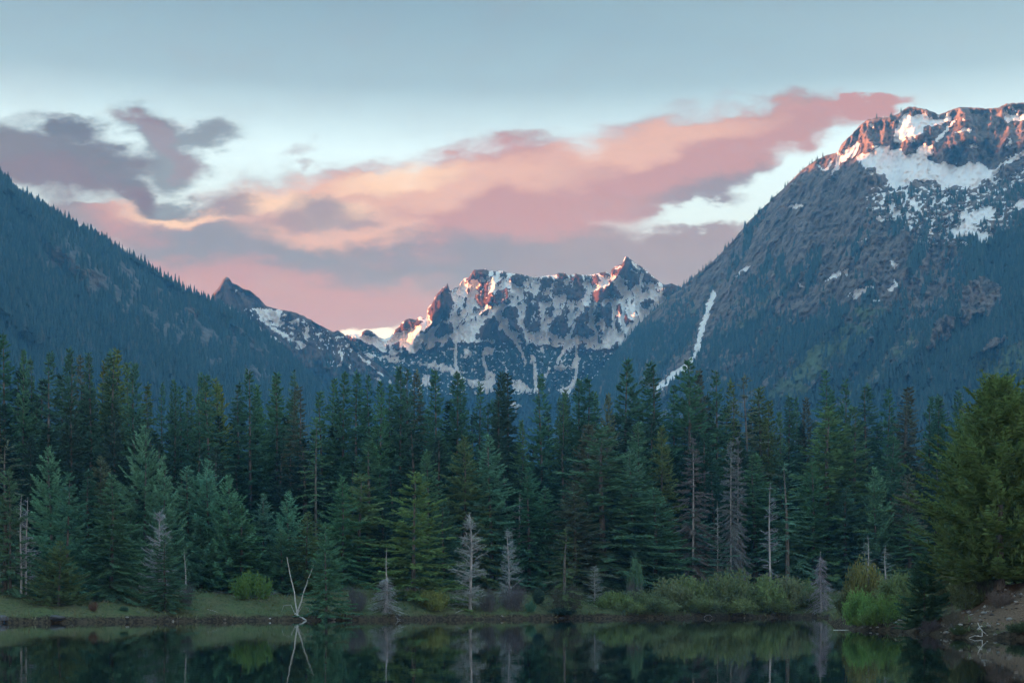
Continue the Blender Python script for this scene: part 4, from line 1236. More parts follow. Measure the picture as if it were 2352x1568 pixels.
def slope_forest(name, label, M, count, h_lo, h_hi, umin, umax, seed, dens=None):
    rng = np.random.default_rng(seed)
    X, Y, Z, U, V = M['X'], M['Y'], M['Z'], M['U'], M['V']
    ax = np.abs(np.diff(X, axis=1))[:-1, :]; ay = np.hypot(np.diff(Y, axis=0), np.diff(Z, axis=0))[:, :-1]
    d = M['m']['forest'][:-1, :-1] * (1 - M['m']['snow'][:-1, :-1]) * (1 - 0.8 * M['m']['green'][:-1, :-1])
    if dens is not None:
        d = d * dens(U[:-1, :-1], V[:-1, :-1])
    d = np.where((U[:-1, :-1] > umin) & (U[:-1, :-1] < umax), d, 0) * ax * ay
    p = (d / d.sum()).ravel()
    idx = rng.choice(len(p), count, p=p)
    nv, nu = d.shape
    j, i = np.divmod(idx, nu)
    fu, fv = rng.random(count), rng.random(count)
    def bil(A):
        return (A[j, i] * (1 - fu) + A[j, i + 1] * fu) * (1 - fv) + (A[j + 1, i] * (1 - fu) + A[j + 1, i + 1] * fu) * fv
    P = np.stack([bil(X), bil(Y), bil(Z) - 0.5], -1)
    me = bpy.data.meshes.new(name)
    me.vertices.add(count)
    me.vertices.foreach_set('co', P.astype(np.float32).ravel())
    ht = rng.uniform(h_lo, h_hi, count)
    add_attr(me, 'ht', ht); add_attr(me, 'wd', ht * rng.uniform(0.75, 1.3, count)); add_attr(me, 'rz', rng.uniform(0, 6.28, count))
    a = me.attributes.new('pick', 'INT', 'POINT'); a.data.foreach_set('value', rng.integers(0, 4, count).astype(np.int32))
    o = link(name, me)
    md = o.modifiers.new('forest', 'NODES'); md.node_group = FOREST_NG
    tag(o, label, 'forest', kind='stuff')
    return o


slope_forest('slope_forest', 'dark conifer forest covering the left mountain slope', M_left, 42000, 7, 15, -260, 860, 11)
slope_forest('slope_forest', 'conifer forest on the lower slopes of the right mountain', M_right, 44000, 5, 11, 1180, 2560, 13)
slope_forest('slope_forest', 'sparse conifers below the horn peak', M_horn, 7000, 6, 11, 420, 1120, 15)
slope_forest('slope_forest', 'subalpine firs between the snow tongues of the massif', M_massif, 13000, 5, 10, 700, 1700, 17)


# firs that stand out one by one along the ridge lines
def ridge_firs(M, spots, h_lo, h_hi, label, group, seed):
    rng = np.random.default_rng(seed)
    for u in spots:
        i = int(np.clip(np.searchsorted(M['u'], u), 1, M['nu'] - 1))
        r = int(rng.integers(0, 4))
        o = link('ridge_fir', FAR[int(rng.integers(0, 4))], loc=(M['X'][r, i], M['Y'][r, i], M['Z'][r, i] - 1.0), rotz=rng.uniform(0, 6.28))
        h = rng.uniform(h_lo, h_hi)
        w = h * rng.uniform(0.7, 1.05)
        o.scale = (w, w, h)
        tag(o, label, 'fir', group)


_r = np.random.default_rng(5)
left_spots = np.concatenate([_r.uniform(0, 300, 46), _r.normal(318, 7, 3), _r.uniform(312, 440, 20), _r.uniform(440, 720, 30)])
ridge_firs(M_left, left_spots, 9, 19, 'small dark fir silhouetted on the crest of the left ridge', 'firs along the left ridge line', 71)
right_spots = np.concatenate([_r.uniform(1440, 1700, 34), _r.uniform(1700, 1900, 20), _r.uniform(2010, 2080, 8)])
ridge_firs(M_right, right_spots, 6, 12, 'tiny dark fir silhouetted on the edge of the right mountain', 'firs along the right ridge line', 73)

# ---------------------------------------------------------------- trees round the lake
# leaf colour here is what a needle returns in all: half reflected, half let through
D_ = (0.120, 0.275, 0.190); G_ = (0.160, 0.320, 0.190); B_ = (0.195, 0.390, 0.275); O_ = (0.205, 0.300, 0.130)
Y_ = (0.270, 0.340, 0.090); N_ = (0.195, 0.235, 0.170); P_ = (0.46, 0.46, 0.50); L_ = (0.185, 0.330, 0.165); K_ = (0.066, 0.150, 0.115); F_ = (0.050, 0.115, 0.088)  # F_: needles darkened to put deep shade into the gaps between trees


def far_shore(u):
    return float(np.interp(u, [p[0] for p in SHORE_FAR], [p[1] for p in SHORE_FAR]))


def gz(x, y):
    return float(ground_z(np.array([x]), np.array([y]))[0])


_cand = np.arange(56, 262, 0.4)


def base_at(u, vb, near=False):
    """distance at which the ground in column u is seen at height vb"""
    X = (u - CU) / FPX * _cand
    sd = lake_sd(X, _cand)
    Z = ground_z(X, _cand, sd)
    v = HV - (Z - CAM_Z) / _cand * FPX
    ok = (sd > 0.05) & (v <= vb)
    if not near:
        ok &= _cand > far_shore(u) - 1
    k = np.argmax(ok)
    return float(_cand[k]) if ok.any() else far_shore(u) + 30


def stand(u, vtop, vb=None, Y=None, off=None, near=False):
    if vb is not None:
        Y = base_at(u, vb, near)
    elif off is not None:
        Y = far_shore(min(u, 1880)) + off
    x = (u - CU) / FPX * Y
    z = gz(x, Y)
    H = CAM_Z + (HV - vtop) / FPX * Y - z
    return x, Y, z, max(H, 0.15)


_rt = random.Random(3)


def copy_child(me, parent, name, color=None, loc=None):
    c = bpy.data.objects.new(name, me)
    COL.objects.link(c)
    c.parent = parent
    if color is not None:
        g = 1 + _rt.uniform(-0.12, 0.12)
        j = [g * (1 + _rt.uniform(-0.07, 0.07)) for _ in range(3)]
        c.color = (color[0] * j[0], color[1] * j[1], color[2] * j[2], 1)
    if loc is not None:
        c.location = loc
    return c


def tree(model, r_model, color, label, group, u, vtop, wpx, name='fir', cat='fir tree', **k):
    x, y, z, H = stand(u, vtop, **k)
    e = link(name, None, loc=(x, y, z - 0.05), rotz=_rt.uniform(0, 6.28))
    e.empty_display_size = 0.5
    w = 1.35 * wpx / FPX * y / (2 * r_model)
    e.scale = (w * _rt.uniform(0.88, 1.16), w * _rt.uniform(0.88, 1.16), H / 10.0)
    e.rotation_euler[0] = _rt.gauss(0, 0.012); e.rotation_euler[1] = _rt.gauss(0, 0.012)
    copy_child(model[1], e, 'trunk')
    copy_child(model[0], e, 'crown', color)
    tag(e, label, cat, group)
    return e


RM = {'spire': (SPIRE, 1.30), 'broad': (BROAD, 2.3), 'young': (YOUNG, 2.75), 'layer': (LAYER, 2.95), 'thin': (THIN, 1.5)}
_cnt = {}


def put(kind, color, label, group, u, vtop, wpx, **k):
    lst, rm = RM[kind]
    i = _cnt.get(kind, 0); _cnt[kind] = i + 1
    return tree(lst[i % len(lst)], rm, color, label, group, u, vtop, wpx, **k)


ORD = ['first', 'second', 'third', 'fourth', 'fifth', 'sixth', 'seventh', 'eighth', 'ninth', 'tenth']
# skyline row: (u, top, crown width, colour, distance behind the shore, kind, anchor label, anchor phrase)
SKY = [
    (14, 767, 120, D_, 62, 'spire', 'tallest dark fir at the left edge of the skyline row', 'tallest fir at the left edge'),
    (54, 806, 70, G_, 60, 'spire'), (71, 820, 66, G_, 66, 'spire'), (104, 810, 96, D_, 58, 'spire'), (155, 804, 104, D_, 60, 'spire'), (190, 822, 80, N_, 68, 'spire'), (212, 805, 78, D_, 58, 'spire'),
    (228, 826, 90, Y_, 76, 'spire'), (247, 806, 100, G_, 60, 'spire'),
    (266, 804, 96, Y_, 74, 'spire', 'yellow green topped fir crowning the clump below the scree streak', 'yellow green topped fir clump'), (291, 832, 84, L_, 72, 'spire'), (308, 837, 88, D_, 56, 'spire'),
    (346, 880, 70, O_, 70, 'spire'), (367, 881, 60, D_, 64, 'spire'), (401, 875, 80, D_, 60, 'spire'), (416, 890, 70, D_, 66, 'spire'), (434, 888, 66, G_, 70, 'spire'), (458, 855, 70, D_, 62, 'spire'), (464, 874, 84, Y_, 72, 'spire'),
    (480, 862, 100, D_, 56, 'spire', 'blunt dark fir amid the yellow green cluster under the horn peak', 'blunt fir cluster under the horn peak'), (496, 870, 84, O_, 68, 'spire'), (513, 886, 80, Y_, 74, 'spire'), (547, 875, 76, D_, 62, 'spire'),
    (578, 852, 100, D_, 58, 'spire', 'tall shaggy dark fir right below the horn peak', 'shaggy fir right below the horn peak'), (594, 886, 80, G_, 66, 'spire'), (628, 857, 90, D_, 60, 'spire'), (637, 860, 80, G_, 68, 'spire'),
    (672, 852, 84, D_, 58, 'spire', 'slim dark spire standing clear of its neighbours below the horn shoulder', 'slim spire below the horn shoulder'), (688, 885, 92, N_, 54, 'spire'), (738, 900, 90, G_, 62, 'spire'), (763, 870, 76, G_, 66, 'spire'),
    (787, 855, 88, D_, 60, 'spire'), (818, 852, 92, D_, 58, 'spire', 'dense dark fir below the snowy saddle with a bent side twig', 'dense fir below the snowy saddle'), (853, 862, 70, D_, 66, 'spire'), (873, 877, 86, G_, 56, 'spire'), (897, 885, 70, D_, 62, 'spire'),
    (915, 840, 98, D_, 58, 'spire', 'tallest dark fir below the left end of the snowy massif', 'tallest fir below the massif left end'), (937, 846, 84, D_, 62, 'spire'), (950, 852, 80, N_, 66, 'spire'), (975, 887, 60, D_, 66, 'spire'),
    (1003, 850, 96, D_, 58, 'spire', 'tall dark fir directly below the massif rock tower', 'fir directly below the massif rock tower'), (1045, 855, 92, D_, 60, 'spire'), (1062, 867, 76, D_, 64, 'spire'), (1095, 879, 74, D_, 62, 'spire'),
    (1143, 857, 104, K_, 56, 'spire', 'ragged blackish fir with wide drooping limbs, left of a close pair', 'ragged blackish pair of firs'), (1158, 862, 100, K_, 58, 'spire'), (1200, 962, 70, G_, 50, 'spire'),
    (1246, 857, 96, D_, 58, 'spire', 'tall open branched fir in front of the central snow gully', 'open branched fir before the central gully'), (1276, 912, 56, G_, 60, 'spire'), (1291, 902, 66, G_, 58, 'spire'), (1306, 895, 70, D_, 62, 'spire'), (1327, 872, 92, D_, 58, 'spire'),
    (1347, 865, 96, D_, 56, 'spire', 'dark fir with ragged right side left of the drooping tree', 'ragged sided fir'), (1373, 902, 66, G_, 62, 'spire'), (1391, 907, 90, N_, 50, 'broad'),
    (1437, 831, 176, D_, 52, 'broad', 'broad dark drooping tree towering below the pyramid summit', 'broad drooping tree below the pyramid summit'), (1495, 835, 128, D_, 56, 'spire', 'tall fir with a long pale trunk left of the snow chute', 'fir with a long pale trunk'),
    (1542, 890, 100, D_, 60, 'spire'), (1586, 832, 160, D_, 54, 'broad', 'broad tall fir cutting across the foot of the snow chute', 'broad fir at the snow chute foot'), (1600, 848, 90, N_, 60, 'spire'), (1652, 850, 96, D_, 58, 'spire'), (1686, 875, 84, O_, 64, 'spire'),
    (1718, 862, 110, N_, 50, 'thin', 'flat topped sparse hemlock showing a long pale trunk', 'flat topped hemlock with pale trunk'), (1746, 890, 110, O_, 58, 'spire'), (1765, 920, 80, O_, 54, 'spire'), (1784, 947, 70, G_, 52, 'spire'), (1813, 907, 92, D_, 60, 'spire'), (1828, 915, 66, D_, 66, 'spire'), (1849, 915, 80, N_, 64, 'spire'),
    (1893, 855, 96, D_, 56, 'spire', 'tallest dark fir in front of the right mountain avalanche track', 'tallest fir before the avalanche track'), (1911, 895, 76, D_, 62, 'spire'), (1939, 872, 100, D_, 58, 'spire'), (1996, 885, 112, D_, 58, 'spire', 'wide topped dark fir below the right mountain forest', 'wide topped fir'), (2035, 895, 88, D_, 60, 'spire'),
    (2076, 889, 104, N_, 54, 'spire', 'tall brownish fir with a crooked bare topped crown', 'crooked topped brownish fir'), (2131, 912, 76, D_, 62, 'spire'), (2155, 908, 84, D_, 60, 'spire'), (2166, 908, 84, D_, 64, 'spire'), (2200, 899, 96, D_, 56, 'spire'), (2216, 940, 90, N_, 50, 'spire')]
_shade = {D_: 'dark', G_: 'mid green', Y_: 'yellow green', O_: 'olive', N_: 'brownish', L_: 'light green', K_: 'blackish', B_: 'blue green'}
anchor, cnt = None, 0
for row in SKY:
    u, vt, wpx, colr, off, kind = row[:6]
    if len(row) > 6:
        lab = row[6]; anchor = row[7]; cnt = 0
    else:
        lab = '%s fir, %s right of the %s' % (_shade[colr], ORD[cnt], anchor); cnt += 1
    put(kind, colr, lab, 'firs of the tall skyline row', u, vt, wpx, off=off)

# filler behind and between: crowded firs of which only bits show
_f = np.random.default_rng(21)
su_ = np.array([r[0] for r in SKY], float); sv_ = np.array([r[1] for r in SKY], float)
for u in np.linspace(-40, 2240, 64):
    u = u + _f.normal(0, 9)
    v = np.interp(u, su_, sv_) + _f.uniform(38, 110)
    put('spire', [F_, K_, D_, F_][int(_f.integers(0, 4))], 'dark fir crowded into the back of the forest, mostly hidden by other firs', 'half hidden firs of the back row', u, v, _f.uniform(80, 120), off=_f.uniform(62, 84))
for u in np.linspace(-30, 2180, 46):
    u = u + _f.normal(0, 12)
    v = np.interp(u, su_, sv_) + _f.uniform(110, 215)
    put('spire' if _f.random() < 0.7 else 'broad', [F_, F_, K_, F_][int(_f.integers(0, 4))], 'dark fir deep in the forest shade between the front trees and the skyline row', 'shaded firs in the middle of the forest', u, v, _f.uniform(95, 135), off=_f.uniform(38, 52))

# the forest goes on past both edges of the picture
for u in np.concatenate([np.linspace(-420, -50, 12), np.linspace(2250, 2900, 20)]):
    put('spire', [D_, K_, G_][int(_f.integers(0, 3))], 'dark fir of the forest beyond the edge of the picture', 'firs beyond the picture edges', u + _f.normal(0, 8), _f.uniform(850, 940), _f.uniform(90, 125), off=_f.uniform(48, 76))

# middle and front rows
FRONT = [
    (10, 1012, 120, 'thin', N_, dict(vb=1362), 'drooping brownish spruce cut by the left frame edge'),
    (24, 1078, 90, 'layer', G_, dict(vb=1366), 'dark layered spruce behind the two bleached trunks at far left'),
    (119, 1027, 112, 'young', B_, dict(off=20), 'pale blue green young fir with a visible top stem, left bank'),
    (154, 1084, 92, 'layer', D_, dict(vb=1372), 'dark fir with flat layered boughs beside the pale young fir'),
    (135, 1242, 86, 'young', O_, dict(vb=1389), 'small yellowish green fir low on the left bank'),
    (200, 1078, 80, 'spire', D_, dict(off=24), 'slim dark fir between the layered fir and the bushy left bank trees'),
    (228, 1050, 100, 'broad', N_, dict(off=26), 'brownish grey fir behind the dense dark fir on the left bank'),
    (255, 1090, 112, 'broad', G_, dict(vb=1374), 'dense dark fir sweeping down to the left bank grass'),
    (335, 979, 132, 'young', B_, dict(off=22), 'tallest pale blue green fir in the left front row'),
    (377, 1062, 92, 'young', B_, dict(off=19), 'pale fir leaning against the tallest pale fir on its right'),
    (381, 1228, 78, 'broad', G_, dict(vb=1401), 'dark green fir standing foremost on the left bank slope'),
    (432, 1070, 100, 'broad', B_, dict(off=22), 'blue green fir behind the thin bare pole on the left bank'),
    (480, 1057, 116, 'young', B_, dict(off=21), 'wide blue green fir left of the bright green bush'),
    (521, 1093, 104, 'young', B_, dict(off=18), 'rounded blue green fir just above the bright green bush'),
    (556, 1160, 100, 'broad', G_, dict(off=17), 'low green fir right behind the bright green bush'),
    (604, 1134, 84, 'broad', B_, dict(off=20), 'green fir with a pale stem right of the bright green bush'),
    (662, 1128, 96, 'young', B_, dict(off=20), 'pale green fir above the crossed white poles'),
    (704, 1176, 90, 'broad', O_, dict(off=14), 'olive green fir immediately behind the crossed white poles'),
    (750, 1200, 74, 'layer', G_, dict(vb=1417), 'bushy green fir reaching the water beside the white rocks'),
    (728, 960, 84, 'thin', G_, dict(off=34), 'tall sparse fir with a long grey trunk above the crossed poles'),
    (787, 1095, 96, 'broad', G_, dict(off=22), 'green fir left of the large layered fir in the left centre'),
    (825, 1088, 138, 'layer', O_, dict(vb=1350), 'large layered olive fir with drooping boughs in the left centre'),
    (843, 1010, 92, 'spire', G_, dict(off=34), 'slim green fir rising behind the large layered olive fir'),
    (880, 1160, 70, 'spire', K_, dict(off=24), 'blackish narrow fir in the gap beside the large layered fir'),
    (950, 1085, 150, 'layer', O_, dict(vb=1378), 'largest layered fir of the centre, above the yellow green bush'),
    (982, 1034, 100, 'broad', G_, dict(off=24), 'green fir with a grey trunk behind the largest layered fir'),
    (1020, 1150, 90, 'broad', D_, dict(off=20), 'dark fir between the layered fir and the big grey snag'),
    (1064, 1004, 118, 'broad', O_, dict(off=26), 'yellowish green fir rising behind the big grey snag'),
    (1130, 1000, 124, 'broad', B_, dict(off=25), 'blue green fir left of the tall double snag'),
    (1215, 1075, 110, 'broad', D_, dict(off=22), 'dark green fir just right of the tall double snag'),
    (1250, 1120, 110, 'broad', G_, dict(off=22), 'green fir behind the sparse little conifer in the centre'),
    (1297, 1217, 96, 'thin', O_, dict(vb=1413), 'sparse yellowish little conifer with bare stem at the centre shore'),
    (1345, 972, 120, 'broad', N_, dict(off=30), 'brownish fir at the left of the great shaggy tree'),
    (1385, 985, 210, 'broad', G_, dict(off=20), 'great shaggy green tree filling the right centre'),
    (1320, 1110, 120, 'broad', N_, dict(off=17), 'low brown green tree at the foot of the great shaggy tree'),
    (1463, 972, 100, 'broad', G_, dict(off=27), 'green fir below the broad drooping tree'),
    (1456, 1030, 96, 'broad', B_, dict(off=23), 'blue green fir standing in front of two taller firs, right centre'),
    (1518, 982, 96, 'broad', O_, dict(off=27), 'olive fir with a narrow pale top, right centre'),
    (1505, 1120, 130, 'broad', B_, dict(off=19), 'wide blue green tree left of the half dead grey fir'),
    (1592, 1170, 124, 'broad', B_, dict(off=21), 'green fir growing under the half dead grey fir'),
    (1640, 1080, 86, 'spire', K_, dict(off=30), 'blackish narrow fir in the dark gap right of the half dead fir'),
    (1735, 1040, 100, 'spire', G_, dict(off=30), 'green fir behind the horizontal branched snag'),
    (1809, 1064, 98, 'thin', B_, dict(off=20), 'grey green drooping fir right of the tall straight snag'),
    (1900, 935, 172, 'broad', L_, dict(off=24), 'tall light green fir, broadest of the right front row'),
    (1868, 1060, 110, 'broad', G_, dict(off=20), 'mid green fir at the left foot of the broadest right front fir'),
    (1964, 938, 140, 'broad', G_, dict(off=26), 'shaggy green fir right beside the broadest right front fir'),
    (1944, 1120, 120, 'broad', D_, dict(off=20), 'dark drooping fir above the yellowish tree on the right'),
    (2013, 1075, 92, 'young', B_, dict(off=20), 'small pale fir with an open forked top on the right'),
    (2046, 1000, 110, 'broad', D_, dict(off=30), 'dark fir behind the small pale forked fir'),
    (2085, 1090, 110, 'broad', N_, dict(off=22), 'brownish fir left of the great bright pine'),
    (2090, 1180, 110, 'broad', G_, dict(off=18), 'green fir low behind the dark foreground spruce'),
    (300, 1160, 84, 'young', G_, dict(vb=1352), 'full skirted young fir between the dense dark fir and the tallest pale fir'),
    (462, 1190, 96, 'young', B_, dict(vb=1356), 'full skirted low blue green fir left of the bright green bush'),
    (648, 1216, 84, 'young', G_, dict(vb=1358), 'small full skirted fir left of the white leaning poles'),
    (1262, 1236, 84, 'young', G_, dict(vb=1352), 'small full skirted fir left of the sparse little conifer'),
    (1030, 1216, 80, 'young', B_, dict(vb=1356), 'small blue green fir beside the yellow green bank bush'),
    (1550, 1186, 96, 'young', G_, dict(vb=1340), 'young green fir at the left foot of the half dead grey fir'),
    (1832, 1176, 96, 'young', B_, dict(vb=1345), 'young blue green fir above the right end of the willow thicket'),
    (2150, 1060, 110, 'broad', K_, dict(off=30), 'blackish fir in the shade beside the great pine')]
for u, vt, wpx, kind, colr, k, lab in FRONT:
    put(kind, colr, lab, None, u, vt, wpx * 1.18, **k)


def stand_thing(name, cat, label, group, model, colr, u, vtop, wpx, r_model, part, hm=10.0, lean=0.0, names=('trunk', 'branches'), rot=None, **k):
    x, y, z, H = stand(u, vtop, **k)
    e = link(name, None, loc=(x, y, z - 0.04), rotz=_rt.uniform(0, 6.28) if rot is None else rot)
    w = wpx / FPX * y / (2 * r_model)
    e.scale = (w, w, H / hm)
    e.rotation_euler[1] = lean
    copy_child(model[1], e, names[0])
    copy_child(model[0], e, names[1], colr)
    tag(e, label, cat, group)
    return e


def snag_at(model, rm, u, vtop, wpx, label, colr=P_, lean=0.0, **k):
    return stand_thing('dead_tree', 'dead tree', label, None, model, colr, u, vtop, wpx, rm, None, lean=lean, **k)


snag_at(SNAG_OPEN[0], 1.9, 49, 1134, 62, 'bleached dead tree, taller left one of the pair at far left', vb=1364, rot=0.3)
snag_at(SNAG_OPEN[1], 1.9, 60, 1139, 66, 'bleached dead tree, right one of the pair at far left', vb=1366, rot=2.0, lean=0.015)
snag_at(SNAG_POLE[0], 0.9, 68, 1284, 30, 'short thin bare pole beside the two bleached trunks at far left', vb=1366)
snag_at(SNAG_BUSHY[0], 2.6, 367, 1172, 96, 'grey dead conifer with a hooked tip behind the foremost dark left fir', vb=1385)
snag_at(SNAG_POLE[1], 0.9, 426, 1262, 26, 'thin bare pole rising from a purplish twiggy bush', vb=1392)
snag_at(SNAG_POLE[0], 0.9, 889, 1256, 26, 'thin hooked bare pole above drooping grey boughs, left centre', vb=1395)
snag_at(SNAG_CONE, 2.2, 886, 1318, 84, 'collapsed grey dead conifer with drooping boughs on the left centre bank', vb=1405)
snag_at(SNAG_BUSHY[1], 2.6, 1080, 1180, 112, 'large grey dead conifer with upswept bare branches, centre bank', vb=1398)
snag_at(SNAG_OPEN[0], 1.9, 1192, 1124, 78, 'tall pale dead tree with a straight trunk, right one of the centre pair', vb=1352, rot=1.0)
snag_at(SNAG_BUSHY[0], 2.6, 1169, 1216, 74, 'greyish twiggy dead tree, left and shorter one of the centre pair', vb=1388)
snag_at(SNAG_POLE[1], 0.9, 1141, 1268, 34, 'small bare sapling in the gap between the central snags', vb=1352)
snag_at(SNAG_BUSHY[1], 2.6, 1366, 1298, 62, 'small grey dead conifer on the bank right of centre', vb=1384)
snag_at(SNAG_FULL[0], 1.9, 1592, 1006, 118, 'half dead grey brown fir with dense bare twigs, right centre', colr=(0.26, 0.26, 0.25), off=18)
snag_at(SNAG_FULL[1], 1.9, 1679, 1012, 84, 'tall grey dead fir with dense twigs, left one of two together', colr=(0.28, 0.285, 0.29), off=19)
snag_at(SNAG_FULL[0], 1.9, 1694, 1004, 70, 'tall grey dead fir with dense twigs, right one of two together', colr=(0.26, 0.265, 0.27), off=20)
snag_at(SNAG_OPEN[0], 1.9, 1648, 1148, 40, 'thin bare snag in the dark gap right of the half dead fir', off=17)
snag_at(SNAG_FLAT, 1.9, 1706, 1117, 72, 'white dead tree with stubby horizontal branches above the willow thicket', vb=1345, colr=(0.34, 0.33, 0.34))
snag_at(SNAG_OPEN[1], 1.9, 1769, 1108, 64, 'tall straight pale snag standing in the willow thicket', vb=1372)
snag_at(SNAG_CONE, 2.2, 1886, 1264, 66, 'pale grey dead conifer, cone shaped, at the water on the right', vb=1408)
snag_at(SNAG_OPEN[1], 1.9, 1993, 1228, 50, 'small grey snag above the yellowish tree on the right', off=12)
snag_at(SNAG_OPEN[0], 1.9, 2035, 1250, 54, 'grey twiggy snag between yellowish tree and dark spruce', off=12)


# leaning white poles crossing at the shore, with the log they rise from
def pole(name, label, cat, pts, r, mat=None, group=None, taper=0.35):
    P = np.array(pts, float)
    n = 10
    t = np.linspace(0, 1, len(P)); tt = np.linspace(0, 1, n)
    Q = np.stack([np.interp(tt, t, P[:, k]) for k in range(3)], -1)
    Q[1:-1] += np.random.default_rng(len(label)).normal(0, 0.012, (n - 2, 3)) * np.linalg.norm(P[-1] - P[0]) * 0.25
    o0 = Q[0].copy()
    v, f = tube(Q - o0, r * np.linspace(1, taper, n), 6)
    o = link(name, new_mesh(name, v, f, smooth=True, mats=[mat or MAT_BIRCH]), loc=o0)
    tag(o, label, cat, group)
    return o


Yp = base_at(681, 1412)
pole('leaning_pole', 'white leaning dead pole tilted left over the shore', 'pole', [W(683, 1415, Yp - 0.6), W(676, 1360, Yp), W(666, 1315, Yp + 0.2), W(659, 1278, Yp + 0.4)], 0.085)
pole('leaning_pole', 'white leaning dead pole tilted right over the shore', 'pole', [W(682, 1414, Yp - 0.5), W(696, 1365, Yp + 0.1), W(708, 1330, Yp + 0.3), W(720, 1296, Yp + 0.6)], 0.08)
pole('fallen_log', 'white fallen log slanting into the water under the leaning poles', 'log', [W(678, 1409, Yp - 0.2), W(690, 1416, Yp - 1.2), W(704, 1424, Yp - 2.4)], 0.13, taper=0.6)
for k, (a, bb, c, d) in enumerate((((679, 1412), (668, 1388), (652, 1390), (646, 1404)), ((680, 1410), (690, 1382), (712, 1384), (720, 1398)), ((682, 1412), (694, 1392), (706, 1394), (710, 1412)))):
    pole('arched_branch', ['thin arched dead branch drooping left of the leaning poles', 'longer thin arched dead branch drooping right of the leaning poles', 'lower short arched dead branch right of the leaning poles'][k], 'branch', [W(q[0], q[1], Yp + 0.1 * j) for j, q in enumerate((a, bb, c, d))], 0.035, mat=MAT_DEAD)


# bushes
def bush(models, colr, label, u, vtop, wpx, cat='bush', name='bush', group=None, **k):
    x, y, z, H = stand(u, vtop, **k)
    e = link(name, None, loc=(x, y, z - 0.05), rotz=_rt.uniform(0, 6.28))
    w = wpx / FPX * y / 2
    e.scale = (w, w, H)
    i = _cnt.get('bush', 0); _cnt['bush'] = i + 1
    lm = models[i % len(models)]
    copy_child(lm[0], e, 'stems'); copy_child(lm[1], e, 'leaves', colr)
    tag(e, label, cat, group)
    return e


BG_ = (0.145, 0.270, 0.075); YG_ = (0.23, 0.28, 0.090); WG_ = (0.190, 0.250, 0.120); WP_ = (0.16, 0.15, 0.165); RB_ = (0.20, 0.085, 0.06)
bush(SHRUB, BG_, 'bright green round bush at the forest foot on the left', 580, 1311, 92, vb=1374)
bush(SHRUB, YG_, 'yellow green round bush on the bank left of the grey snag', 996, 1352, 76, vb=1402)
bush(SHRUB_BARE, WP_, 'purplish grey twiggy bush below the thin pole on the left bank', 430, 1334, 48, vb=1392)
bush(SHRUB_BARE, RB_, 'small rusty red bush on the left bank', 215, 1380, 30, vb=1404)
bush(SHRUB, K_, 'small dark round bush right of the rusty bush', 285, 1390, 22, vb=1404)
bush(SHRUB_BARE, WP_, 'grey leafless bush left of the drooping dead conifer', 818, 1350, 60, vb=1404)
bush(SHRUB_BARE, WP_, 'grey leafless thicket at the foot of the central snag pair', 1180, 1338, 90, vb=1402)
bush(SHRUB_BARE, WP_, 'grey leafless bush right of the big central snag', 1124, 1352, 64, vb=1404)
bush(SHRUB, K_, 'little dark green bush right of the central snags', 1238, 1348, 34, vb=1388)
bush(SHRUB, D_, 'small dark bush close to the shore right of the central snags', 1218, 1378, 26, vb=1404)
bush(SHRUB_BARE, (0.13, 0.13, 0.11), 'wide grey brown thicket round the sparse little conifer', 1296, 1340, 100, vb=1412)
bush(SHRUB, K_, 'dark low bush overhanging the water right of centre', 1290, 1392, 70, vb=1417)
bush(SHRUB_TALL, G_, 'little grey green conifer like bush by the dark gap', 1458, 1280, 44, vb=1375)
bush(SHRUB, YG_, 'yellow green bush at the edge of the dark forest gap', 1500, 1296, 60, vb=1352)
bush(SHRUB_BARE, WP_, 'grey twiggy bush under the little grey green bush', 1458, 1330, 50, vb=1390)
WIL = [(1410, 1356, 76, 'left end'), (1468, 1352, 90, ''), (1530, 1330, 100, ''), (1585, 1322, 104, ''), (1640, 1316, 110, ''), (1692, 1312, 104, ''), (1742, 1320, 104, ''), (1795, 1322, 110, ''), (1842, 1334, 90, 'right end'), (1440, 1378, 80, ''), (1510, 1370, 90, ''), (1600, 1366, 96, ''), (1680, 1366, 100, ''), (1770, 1368, 96, '')]
for i, (u, vt, w, wh) in enumerate(WIL):
    lab = 'willow bush in the thicket along the far right shore, one of many alike' if not wh else 'willow bush at the %s of the thicket along the far right shore' % wh
    bush(SHRUB, WG_ if i % 3 else (0.215, 0.285, 0.115), lab, u, vt, w * 1.15, name='willow', group='willows of the shore thicket', vb=1396 if i < 9 else 1406)
bush(SHRUB_TALL, (0.235, 0.225, 0.09), 'yellowish leafy tree behind the bright bush on the right point', 1984, 1284, 112, cat='tree', name='leafy_tree', Y=112)
bush(SHRUB, (0.12, 0.13, 0.06), 'olive bush at the left foot of the yellowish leafy tree', 1950, 1352, 70, Y=112)
bush(SHRUB_TALL, (0.200, 0.330, 0.100), 'bright lime green upright bush at the tip of the right point', 1976, 1350, 92, vb=1436, near=True)
bush(SHRUB, (0.195, 0.320, 0.095), 'bright lime green bush between the upright bush and the dark spruce', 2030, 1366, 96, vb=1436, near=True)
bush(SHRUB, (0.180, 0.285, 0.085), 'low lime green bush spilling over the bank of the right point', 1998, 1404, 84, vb=1442, near=True)
bush(SHRUB_TALL, (0.200, 0.270, 0.115), 'dull green bush left behind the dark spruce', 2066, 1316, 130, Y=92)
bush(SHRUB_TALL, (0.200, 0.225, 0.120), 'brownish green thicket right behind the dark spruce', 2190, 1296, 130, Y=86)
bush(SHRUB_TALL, (0.170, 0.220, 0.110), 'dull green thicket between the spruce and the gravel bank', 2222, 1320, 90, vb=1400, near=True)
bush(SHRUB_BARE, (0.15, 0.14, 0.12), 'dry brushwood under the great pine', 2270, 1318, 84, vb=1372, near=True)
